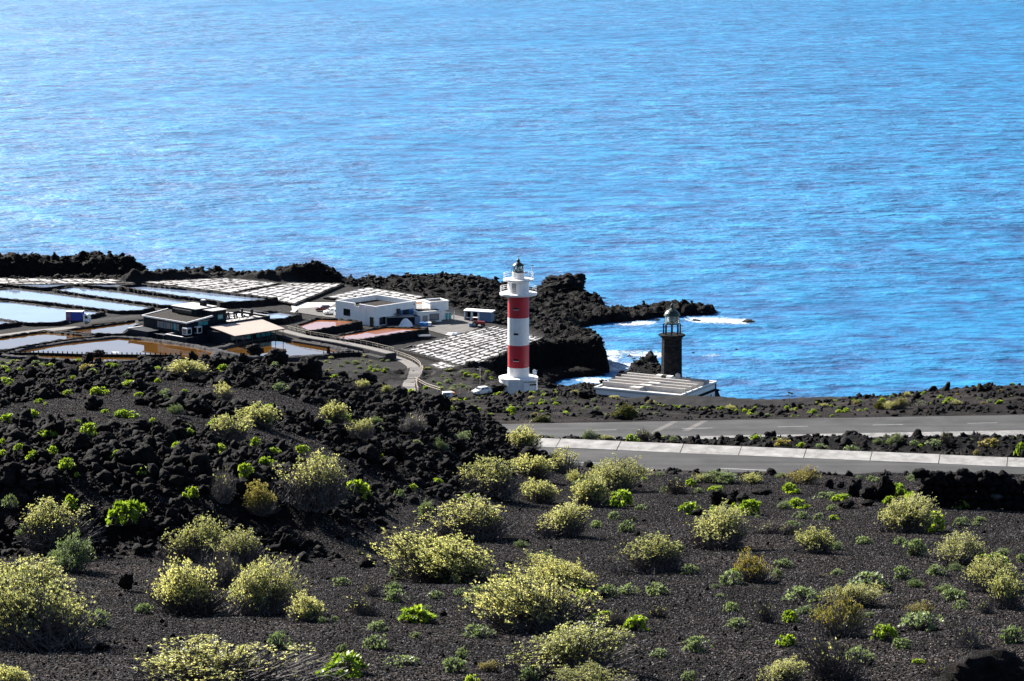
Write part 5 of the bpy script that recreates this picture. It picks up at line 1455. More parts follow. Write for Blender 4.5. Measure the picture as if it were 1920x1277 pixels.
# named boulders on the mound crest and along the roadside
CLINK = []
NAMED = [(477, 672, 36, 34, 'black boulder standing up on the mound crest before the brown pond'), (517, 688, 50, 42, 'broad rough boulder on the crest beside the blue pond corner'),
         (575, 718, 62, 54, 'largest black clinker block where the mound crest breaks off'), (536, 712, 36, 26, 'leaning black block at the foot of the crest boulders'), (360, 694, 26, 40, 'upright black lava pillar with a golden plant behind it'),
         (403, 694, 40, 28, 'rounded black boulder right beside the upright pillar'), (264, 686, 42, 20, 'flat black boulder on the crest below the restaurant reflection'), (183, 671, 30, 18, 'small black boulder on the crest before the white board'),
         (170, 770, 52, 30, 'wide dark boulder below three lime plants on the mound'), (265, 760, 34, 17, 'squared black boulder in the middle of the cinder slope'), (100, 822, 66, 48, 'hulking black boulder behind the row of lime plants'),
         (148, 856, 58, 48, 'black boulder carrying a lime plant on its shoulder'), (235, 850, 38, 28, 'egg-shaped black boulder casting a long shadow'), (258, 853, 28, 20, 'small block tucked against the egg-shaped boulder'),
         (265, 817, 46, 38, 'peaked black boulder in the twin pair'), (298, 818, 34, 30, 'lower boulder of the twin pair'), (200, 820, 32, 22, 'cone-shaped boulder left of the twin pair'),
         (235, 1108, 34, 38, 'lone black rock standing on bare cinder'), (187, 1221, 30, 17, 'low round rock lying on bare cinder near the big shrub'),
         (1660, 940, 44, 60, 'tall hooked lava pinnacle beside the road'), (1632, 938, 46, 30, 'broad foot block leaning on the hooked pinnacle'), (1604, 932, 36, 38, 'slanting pointed rock left of the hooked pinnacle'), (1557, 917, 22, 20, 'small pointed rock at the asphalt edge'), (1577, 916, 18, 15, 'small squat rock next to the pointed one'),
         (1588, 953, 36, 16, 'flat grey-topped slab rock before the pinnacle'), (1626, 949, 30, 12, 'low oval slab rock before the pinnacle'), (1700, 930, 24, 14, 'pale angular stone between lime plants and the stone wall'),
         (1355, 952, 54, 34, 'craggy black outcrop among lime plants'), (1395, 948, 34, 26, 'dark block at the right of the craggy outcrop'), (1377, 934, 26, 18, 'small top block of the craggy outcrop'), (1430, 930, 44, 15, 'long low lava slab beyond the craggy outcrop'), (1312, 968, 30, 15, 'low black stone at the cinder edge of the outcrop'),
         (1213, 756, 14, 17, 'dark upright stone before the old keeper house'), (930, 737, 64, 24, 'black clinker clump before the lighthouse base'), (1100, 748, 44, 18, 'black clinker clump on the ridge before the cove'), (1720, 748, 18, 13, 'black stone on the ridge crest above the shrubs'), (1826, 735, 12, 10, 'single stone on the rising ridge')]
for x, y, w, h, lb in NAMED: rock_px(x, y, w, h, lb, group='large named lava blocks')
rock(at_d(1862, 1313, 36.5), 1.55, .78, 'dark jagged lava crag rising into the picture corner', 3, depth=.7)
rock(at_d(1790, 1305, 37.0), .75, .42, 'lower jagged lava block beside the corner crag', 5, depth=.7)

LOW = [rock_shape(2, 40 + k, 1.5) for k in range(8)]; LOW1 = [rock_shape(1, 60 + k, 1.2) for k in range(8)]
def rubble(name, P, S, label, cat, mat='lava', lib=LOW, flat=.75):
    Vs = []; Fs = []; o = 0
    for p, s in zip(P, S):
        V, F = random.choice(lib if s > .16 * (1 if mat == 'lava' else 4) else LOW1)
        a = random.uniform(0, 6.28); c, sn = math.cos(a), math.sin(a)
        sc = np.array([s * random.uniform(.4, .65), s * random.uniform(.4, .65), s * flat * random.uniform(.45, .85)])
        W = V * sc
        W = np.stack([W[:, 0] * c - W[:, 1] * sn, W[:, 0] * sn + W[:, 1] * c, W[:, 2]], 1) + np.array(p) + np.array([0, 0, s * .12])
        Vs.append(W); Fs.append(F + o); o += len(V)
    me = np_mesh(name, np.concatenate(Vs), np.concatenate(Fs), mat)
    ob = link(name, me); ob['kind'] = 'stuff'; tag(ob, label, cat)
    return ob
# between the roads, beyond the far road, and sparse stones on the cinder
P = []; S = []
for _ in range(5200):
    u = random.uniform(-.01, .2); d = random.uniform(127, 205); P.append((u * d, d)); S.append(min(.55, math.exp(random.gauss(math.log(.17), .45))))
for _ in range(11000):
    u = random.uniform(-.05, .2); d = random.uniform(217, 282); P.append((u * d, d)); S.append(min(.8, math.exp(random.gauss(math.log(.2), .5))))
P = np.array(P); S = np.array(S); lv = lava_amount(P[:, 0], P[:, 1])
clear = (np.abs(sdc(P[:, 0], P[:, 1], RN) - .6) > HW + 1.2) & (np.abs(sdc(P[:, 0], P[:, 1], RF) + .6) > HW + 1.4)
k = clear & (rng.random(len(P)) < np.clip(lv, .07, .9)); P = P[k]; S = S[k]
rubble('roadside_rubble', np.stack([P[:, 0], P[:, 1], ground(P[:, 0], P[:, 1])], 1), S, 'black clinker rubble on the verges between and beyond the roads', 'rubble')
P = []
for _ in range(5200):
    d = math.exp(random.uniform(math.log(39), math.log(112))); P.append((random.uniform(-.2, .2) * d, d))
P = np.array(P); S = np.clip(np.exp(rng.normal(math.log(.032), .5, len(P))), .015, .16)
k = np.abs(sdc(P[:, 0], P[:, 1], RN)) > 4; P = P[k]; S = S[k]
rubble('cinder_stones', np.stack([P[:, 0], P[:, 1], ground(P[:, 0], P[:, 1])], 1), S, 'small dark stones strewn over the cinder ground', 'stones', flat=1.0)
# a belt of rough stones along the near verge of the lower road
P = []; S = []
for _ in range(900):
    a = random.uniform(-4, 45); s = random.uniform(-HW - 9, -HW - .9); x, y = road_pts(RN, s, a); P.append((x, y)); S.append(min(.6, math.exp(random.gauss(math.log(.17), .5))))
P = np.array(P); k = vn2(P[:, 0] * .35, P[:, 1] * .35, 88) > .45; P = P[k]; S = np.array(S)[k]
rubble('verge_rubble', np.stack([P[:, 0], P[:, 1], ground(P[:, 0], P[:, 1])], 1), S, 'black stones along the near verge of the lower road', 'rubble')
# coast boulders
P = np.stack([rng.uniform(-170, 60, 60000), rng.uniform(560, 775, 60000)], 1)
sd = sdist(P[:, 0], P[:, 1], COAST); fl = sdist(P[:, 0], P[:, 1], FLAT)
k = (sd > -2.5) & (fl < -1) & ((sd < 34) | (rng.random(len(P)) < .12)) & ((P[:, 1] > 625) | (sd < 16)); P = P[k]
zc = coast_h(P[:, 0], P[:, 1]); k = zc > -1.2; P = P[k][:8500]; zc = zc[k][:8500]
S = np.clip(np.exp(rng.normal(math.log(.5), .55, len(P))), .22, 1.8) * np.clip(zc / 4, .4, 1)
rubble('coast_boulders', np.stack([P[:, 0], P[:, 1], zc], 1), S, 'black lava boulders covering the rocky shore', 'boulders', 'lava_coast', LOW, .5)
# rocks standing in the sea
def sea_rock(px, row, w, h, label, k=None, depth=.7, name='sea_rock'):
    p = at_z(px, row, 0); s = MPX(p)
    o = rock((p[0], p[1] + .2 * w / s, -.25), w / s, h / s * 1.05, label, k, 'rocks standing in the sea', depth, name, sink=.0)
    return o
def big_rock(px, row, w, h, label, seed, depth=.8):
    V, F = rock_shape(5, seed, 1.0)
    fine = (np.abs(vn3(V[:, 0] * 9, V[:, 1] * 9, V[:, 2] * 9, 7) - .5) - .2) * .16; V = V * (1 + fine)[:, None]
    V = V / np.abs(V).max(0); V[:, 2] = np.maximum(V[:, 2] * .62 + .38, -.2)
    p = at_z(px, row, 0); s = MPX(p)
    o = link('sea_rock', np_mesh('sea_rock', V, F, 'lava_coast')); o.location = (p[0], p[1] + .3 * w / s, -.2); o.scale = (w / s / 2, w / s / 2 * depth, h / s)
    tag(o, label, 'rock', 'rocks standing in the sea')
big_rock(1060, 556, 104, 47, 'great dome-shaped black rock at the tip of the lava field', 81)
big_rock(1112, 571, 36, 12, 'low rounded rock washed by foam below the dome rock', 82)
big_rock(1085, 603, 80, 20, 'rounded lava hump at the root of the long reef', 83)
big_rock(1195, 597, 110, 15, 'long low reef hump behind the old lighthouse lantern', 84)
big_rock(1245, 590, 90, 16, 'reef block with a flat top beyond the old lantern', 85)
big_rock(1318, 591, 50, 13, 'outermost reef block at the end of the lava tongue', 86)
big_rock(1212, 703, 58, 15, 'grey boulder pile on the shore beside the old tower', 87)
big_rock(1180, 709, 44, 12, 'low boulder pile in front of the cove water', 88)
for x, y, w, h, lb in ((1404, 604, 36, 5, 'flat reef rock ringed by white surf'), (1307, 602, 20, 5, 'small dark rock in the surf before the reef'), (1232, 601, 22, 4, 'small wet rock below the reef'), (1381, 656, 10, 4, 'lone rock awash in open water'), (1347, 668, 9, 3, 'tiny rock in the foam right of the old tower'), (1300, 662, 9, 4, 'tiny dark rock nearest the old tower lantern posts'), (1876, 609, 6, 2, 'distant speck of rock alone in open sea'),
                        (1163, 662, 9, 3, 'small rock among the cove foam streaks'), (1188, 673, 9, 4, 'rock in the middle of the cove foam'), (1133, 686, 10, 4, 'rock at the foot of the dark cliff'), (1108, 703, 26, 8, 'rock pile at the cliff foot in the cove'), (1147, 682, 8, 3, 'small rock just off the cliff foot'), (1177, 578, 18, 3, 'thin wet rock before the foam line'), (1130, 704, 14, 6, 'white-washed rock at the mouth of the inlet')):
    sea_rock(x, y, w, h, lb)
# surf
def foam(px, w, label):
    Q = [at_z(x, y, 0)[:2] for x, y in px]
    D = []
    for a, e in zip(Q[:-1], Q[1:]):
        n = max(1, int(np.hypot(*(e - a)) / 1.5)); D += [a + (e - a) * i / n for i in range(n)]
    D.append(Q[-1]); vs = []; ed = []; m_ = 9
    for k, p in enumerate(D):
        t = D[min(k + 1, len(D) - 1)] - D[max(k - 1, 0)]; t = t / np.hypot(*t); nr = np.array([-t[1], t[0]])
        endf = min(1, k / 4, (len(D) - 1 - k) / 4)
        for j in range(m_):
            s = (j / (m_ - 1) - .5) * 2
            q = p + nr * s * w * (1 + .4 * float(fbm2(np.array(k * .3), np.array(j * .0), 2, 3)))
            vs.append((q[0], q[1], .05)); ed.append((1 - abs(s) ** 1.5) * (.35 + .65 * endf))
    F = grid_faces(len(D), m_)
    me = np_mesh('sea_foam', np.array(vs), F, 'foam', True, {'edge': np.array(ed) * .66})
    o = link('sea_foam', me); o['kind'] = 'stuff'; tag(o, label, 'foam')
foam([(1096, 553), (1110, 558), (1130, 562), (1150, 562)], 9, 'white surf trailing off the dome rock')
foam([(1118, 574), (1140, 578), (1180, 580), (1215, 576), (1262, 575)], 8, 'white surf along the back of the reef')
foam([(1250, 602), (1300, 600), (1345, 601), (1385, 603), (1440, 603)], 14, 'bright band of surf round the flat reef rock')
foam([(1130, 612), (1170, 608), (1215, 605), (1262, 603)], 9, 'thin surf along the front of the reef')
foam([(1150, 672), (1180, 664), (1215, 668), (1255, 676)], 17, 'streaked foam across the cove')
foam([(1125, 704), (1150, 690), (1190, 682), (1238, 682)], 15, 'white water at the mouth of the cove')
foam([(1070, 722), (1100, 718), (1135, 710), (1160, 704)], 13, 'churned white water in the narrow inlet')
foam([(1285, 663), (1305, 662), (1330, 666), (1352, 669), (1375, 672)], 8, 'thin foam lines right of the old tower')
foam([(1350, 691), (1375, 688), (1395, 689)], 8, 'small breaking wave off the keeper house')
foam([(1134, 650), (1150, 655), (1148, 672), (1140, 690)], 7, 'surf fringe along the cliff foot')

# ------------------------------------------------------------------ dry stone wall
pa = hit(1722, 952, 40); pb = at_d(1990, 962, pa[1] - 1.0); pb[2] = float(ground(pb[0], pb[1]))
wl = thing('dry_stone_wall', 'rough black dry stone wall with pale lichen stones beside the road', 'wall', pa)
plain('lichen_stone', (0.034, 0.034, 0.034), 0.85, 0.8, 9.0, 0.5, 0.03)
L = float(np.hypot(*(pb - pa)[:2])); tv = (pb - pa) / L
STN = []
for k in range(7):
    V, F = rock_shape(3, 120 + k, .7); V = V / np.abs(V).max(0) * .5; STN.append((np_mesh('stone', V, F, 'lava'), np_mesh('stone', V, F, 'lichen_stone')))
for rw in range(4):
    x = random.uniform(-.1, .1)
    while x < L:
        w_ = random.uniform(.22, .5); h_ = random.uniform(.24, .36)
        if rw == 3 and vn2(np.array([x * .9]), np.array([4.2]), 5)[0] < .45: x += w_; continue
        for dep in (0, .38):
            lich = dep == 0 and x > 1.0 and random.random() < .14
            o = link('stone', random.choice(STN)[1 if lich else 0], wl)
            px_, py_, pz_ = tv * x
            o.location = (px_ + w_ / 2, py_ + dep + random.uniform(-.07, .07), pz_ + .12 + rw * .245 + random.uniform(-.04, .04))
            o.scale = (w_ * 1.25, .55, h_ * 1.25); o.rotation_euler = (random.uniform(-.25, .25), random.uniform(-.3, .3), random.uniform(-.4, .4))
        x += w_ * .93
for k in range(30):      # ragged cap stones
    x = L * k / 30 + random.uniform(-.05, .05); o = link('stone', random.choice(STN)[0], wl); q = tv * x
    s_ = random.uniform(.2, .42); o.location = (q[0], q[1] + random.uniform(0, .35), q[2] + (1.05 if vn2(np.array([x * .9]), np.array([4.2]), 5)[0] > .45 else .82) + random.uniform(-.08, .06)); o.scale = (s_ * 1.2, s_, s_ * .85); o.rotation_euler = (random.uniform(-.6, .6), random.uniform(-.6, .6), random.uniform(0, 6))

# ------------------------------------------------------------------ plants
def card(V, F, c, d, n_, L_, W_):
    """one leaf: a rhombus-like quad from c along d, width along n_"""
    o = len(V); d = d * L_; w = n_ * W_ * .5
    V += [c, c + d * .5 + w, c + d, c + d * .5 - w]; F.append((o, o + 1, o + 2, o + 3))
def rvec():
    v = rng.normal(size=3); return v / np.linalg.norm(v)
def twig_mesh(mb, p, q, r0, r1, bend=.15):
    m_ = (np.array(p) + np.array(q)) / 2 + rng.normal(size=3) * bend * np.linalg.norm(np.array(q) - np.array(p)) * .5
    mb.tube(p, m_, r0, (r0 + r1) / 2, n=4, cap=False); mb.tube(m_, q, (r0 + r1) / 2, r1, n=3, cap=False)
def make_shrub(seed, leafmat_, leafy=1.0, zlow=.30, tufts=620, leaf=(.034, .013), twigs=240, spread=1.0):
    """unit shrub: about 1 wide, height .55"""
    global rng
    rng = np.random.default_rng(seed)
    tw = MB(); V = []; F = []
    tips = []
    n_l = rng.integers(3, 6); lobes = [(rng.uniform(-.26, .26), rng.uniform(-.22, .22), rng.uniform(.24, .38), rng.uniform(.8, 1.1)) for _ in range(n_l)]
    lobes = [(a_, c_, r_, h_ * (1.12 - 1.5 * math.hypot(a_, c_))) for a_, c_, r_, h_ in lobes] + [(0, 0, .33, 1.1)]; n_l += 1
    for k in range(twigs):
        lx, ly, lr, lh = lobes[rng.integers(n_l)]
        a = rng.uniform(0, 2 * math.pi); el = math.asin(rng.uniform(.02, 1.0))
        tip = np.array([lx + lr * math.cos(a) * math.cos(el) * spread, ly + lr * math.sin(a) * math.cos(el) * spread, .06 + .50 * lh * math.sin(el) * rng.uniform(.8, 1.08)])
        base = np.array([rng.normal() * .07 + lx * .3, rng.normal() * .07 + ly * .3, -.03])
        mid = base + (tip - base) * .5 + np.array([0, 0, -.05 + .05 * rng.random()])
        tw.tube(base, mid, .0085, .006, n=4, cap=False); tw.tube(mid, tip, .006, .0025, n=3, cap=False)
        for _ in range(3):
            q = mid + (tip - mid) * rng.uniform(.1, .9); e = q + rvec() * .07 + np.array([0, 0, .045]); tw.tube(q, e, .0035, .0015, n=3, cap=False)
            tips.append((q, e))
        tips.append((mid, tip))
    gaps = [(rng.uniform(0, 6.28), rng.uniform(.25, .6)) for _ in range(2)]
    for k in range(int(tufts * leafy)):
        q, e = tips[rng.integers(len(tips))]
        hrel = e[2] / .5
        if rng.random() > sstep(zlow - .22, zlow + .28, hrel): continue
        th = math.atan2(e[1], e[0])
        if any(abs((th - g_ + math.pi) % 6.283 - math.pi) < w_ for g_, w_ in gaps) and rng.random() < .8: continue
        c = q + (e - q) * rng.uniform(.35, 1.1) + rng.normal(size=3) * .016
        d0 = (e - q); d0 = d0 / (np.linalg.norm(d0) + 1e-6) + np.array([0, 0, .6])
        for j in range(5):
            d = d0 + rng.normal(size=3) * .75; d = d / np.linalg.norm(d)
            nn = np.cross(d, rvec()); nn = nn / (np.linalg.norm(nn) + 1e-6)
            card(V, F, c + d * .004, d, nn, leaf[0] * rng.uniform(.6, 1.3), leaf[1] * rng.uniform(.7, 1.4))
    mt = bpy.data.meshes.new('twigs'); mt.from_pydata(tw.v, [], tw.f); mt.materials.append(M['twig'])
    ml = None
    if V:
        ml = bpy.data.meshes.new('foliage'); ml.from_pydata([tuple(v) for v in V], [], F); ml.materials.append(M[leafmat_])
    return mt, ml
def make_cushion(seed, leafmat_, n=420, leaf=(.12, .075), h=.42, ros=46):
    """fleshy low plant: rosettes over a mound, about 1 wide"""
    global rng
    rng = np.random.default_rng(seed)
    V = []; F = []; tw = MB()
    lob = [(rng.uniform(-.2, .2), rng.uniform(-.18, .18), rng.uniform(.26, .36), rng.uniform(.75, 1.05)) for _ in range(4)]
    for k in range(ros):
        lx, ly, lr, lh = lob[rng.integers(4)]
        a = rng.uniform(0, 6.283); el = math.asin(rng.uniform(.0, 1.0))
        dirv = np.array([math.cos(a) * math.cos(el), math.sin(a) * math.cos(el), math.sin(el)])
        c = np.array([lx, ly, .02]) + dirv * np.array([lr, lr, h * lh * .85])
        tw.tube((lx * .4, ly * .4, -.03), c, .013, .007, n=4, cap=False)
        up = dirv * .7 + np.array([0, 0, .7]); up = up / np.linalg.norm(up)
        a1 = np.cross(up, rvec()); a1 = a1 / np.linalg.norm(a1); a2 = np.cross(up, a1)
        m_ = max(5, n // ros)
        for j in range(m_):
            t = j * 2.4; op = .35 + .75 * (j / m_)
            d = (a1 * math.cos(t) + a2 * math.sin(t)) * op + up * (1.1 - op * .75) + rng.normal(size=3) * .12; d = d / np.linalg.norm(d)
            nn = np.cross(d, up + rng.normal(size=3) * .3); nn = nn / (np.linalg.norm(nn) + 1e-6)
            card(V, F, c, d, nn, leaf[0] * rng.uniform(.6, 1.2), leaf[1] * rng.uniform(.7, 1.3))
    ml = bpy.data.meshes.new('leaves'); ml.from_pydata([tuple(v) for v in V], [], F); ml.materials.append(M[leafmat_])
    mt = bpy.data.meshes.new('stems'); mt.from_pydata(tw.v, [], tw.f); mt.materials.append(M['twig'])
    return mt, ml
def norm(pair, lop):
    mt, ml = pair
    A = [np.array([v.co[:] for v in m_.vertices]) for m_ in pair if m_ is not None]
    W = np.concatenate(A); lo = np.percentile(W, 1.5, 0); hi = np.percentile(W, 98.5, 0); top = hi[2]
    sx = rng_l.uniform(-lop, lop, 2)
    for m_, V in zip([m_ for m_ in pair if m_ is not None], A):
        c = (lo + hi) / 2; s_ = max(hi[0] - lo[0], hi[1] - lo[1])
        N = np.stack([(V[:, 0] - c[0]) / s_, (V[:, 1] - c[1]) / s_, V[:, 2] / top], 1)
        N[:, 0] += sx[0] * N[:, 2]; N[:, 1] += sx[1] * N[:, 2]
        m_.vertices.foreach_set('co', N.astype(np.float32).ravel()); m_.update()
    return pair
rng_l = np.random.default_rng(77)
LIB = {
    'A': [make_shrub(200 + k, 'leaf_olive', 1.0, .44 + .12 * (k % 3), 4200, (.030, .0115)) for k in range(7)],
    'L': [make_shrub(220 + k, 'leaf_olive', 1.0, .46 + .1 * k, 11500, (.0185, .0075), 400) for k in range(4)],
    'Y': [make_shrub(230 + k, 'leaf_gold', .9, .5, 3800) for k in range(2)],
    'S': [make_shrub(240 + k, 'leaf_grey', .9, .25, 3400) for k in range(3)],
    'G': [make_shrub(250, 'leaf_dark', 1.5, .02, 2000, (.05, .02))],
    'D': [make_shrub(260 + k, 'leaf_olive', .10, .5, 900, twigs=260) for k in range(3)],
    'B': [make_cushion(270 + k, 'leaf_lime', 620, (.125, .085), .42, 60) for k in range(6)],
    'K': [make_cushion(280 + k, 'leaf_gold', 520, (.12, .08), .40, 52) for k in range(2)],
    'C': [make_cushion(290 + k, 'leaf_grey', 620, (.085, .042), .36, 74) for k in range(5)],
}
for kk, ll in LIB.items():
    for pr_ in ll: norm(pr_, .24 if kk in 'ALYSDG' else .05)
rng = np.random.default_rng(5)
PLANT_POS = []
INFO = {'A': ('woody_shrub', 'shrub', 1.0, 'twigs', 'foliage'), 'Y': ('woody_shrub', 'shrub', 1.0, 'twigs', 'foliage'), 'S': ('grey_shrub', 'shrub', 1.0, 'twigs', 'foliage'), 'G': ('dense_shrub', 'shrub', 1.0, 'twigs', 'foliage'), 'D': ('dry_shrub', 'shrub', 1.0, 'twigs', 'foliage'),
        'B': ('lime_succulent', 'plant', 1.0, 'stems', 'leaves'), 'K': ('golden_succulent', 'plant', 1.0, 'stems', 'leaves'), 'C': ('cushion_plant', 'plant', 1.0, 'stems', 'leaves')}
DEF = {'A': ('olive-yellow woody shrub with grey twiggy base on %s', 'olive woody shrubs'), 'Y': ('golden-tipped woody shrub on %s', 'golden woody shrubs'), 'S': ('silvery grey-green bushy shrub on %s', 'silvery shrubs'), 'G': ('dense dark green ball of a shrub on %s', 'dense dark shrubs'), 'D': ('dry leafless grey twiggy shrub on %s', 'dry shrubs'),
       'B': ('bright lime-green fleshy plant on %s', 'lime fleshy plants'), 'K': ('golden yellow fleshy plant on %s', 'golden fleshy plants'), 'C': ('low pale grey-green cushion plant on %s', 'pale cushion plants')}
def place_name(p):
    X, Y = p[0], p[1]
    if Y > 480: return 'the flats below the salt ponds'
    if Y > 213: return 'the ridge beyond the far road'
    if Y > 128: return 'the strip between the two roads'
    lvv = float(lava_amount(np.array([X]), np.array([Y]))[0]); pr = np.interp(math.log(Y), LD, BASE_COL) - float(near_row(np.array([X / Y]), np.array([Y]))[0])
    if pr > 18: return 'the lava mound'
    if Y > 80: return 'the stony verge of the near road'
    return 'the bare cinder slope'
N_PL = 0
AUTO = []
def plant(kind, p, w, h, label=None, group=None):
    global N_PL
    N_PL += 1
    nm, cat, uh, n1, n2 = INFO[kind]
    lb, gr = DEF[kind]; pn = place_name(p)
    o = thing(nm, label or lb % pn, cat, (p[0], p[1], p[2] - .02 * w), random.uniform(0, 6.28), group or gr)
    o.scale = (w, w, h / uh)
    PLANT_POS.append((p[0], p[1], w))
    if label is None: AUTO.append((o, kind, w, pn))
    mt, ml = random.choice(LIB['L' if kind == 'A' and w * MPX(p) > 80 else kind])
    link(n1, mt, o)
    if ml is not None: link(n2, ml, o)
    return o
def plant_px(kind, x, y, w, h=None, label=None, d0=30, d1=470):
    p = hit(x, y, d0, d1)
    if p is None: return
    s = MPX(p)
    if h is None: h = w * .5
    W = w / s * .98; Hh = h / s * 1.14
    # depth shows as height too: take it off for wide plants
    Hh = max(Hh - W * .06, W * .28)
    p = np.array([p[0], p[1] + W * .30, 0]); p[2] = float(ground(p[0], p[1]))
    if p[1] < 135 and float(lava_amount(p[:1], p[1:2])[0]) > .15: p[2] += .06 + .05 * W
    return plant(kind, p, W, Hh, label)
LB = {}
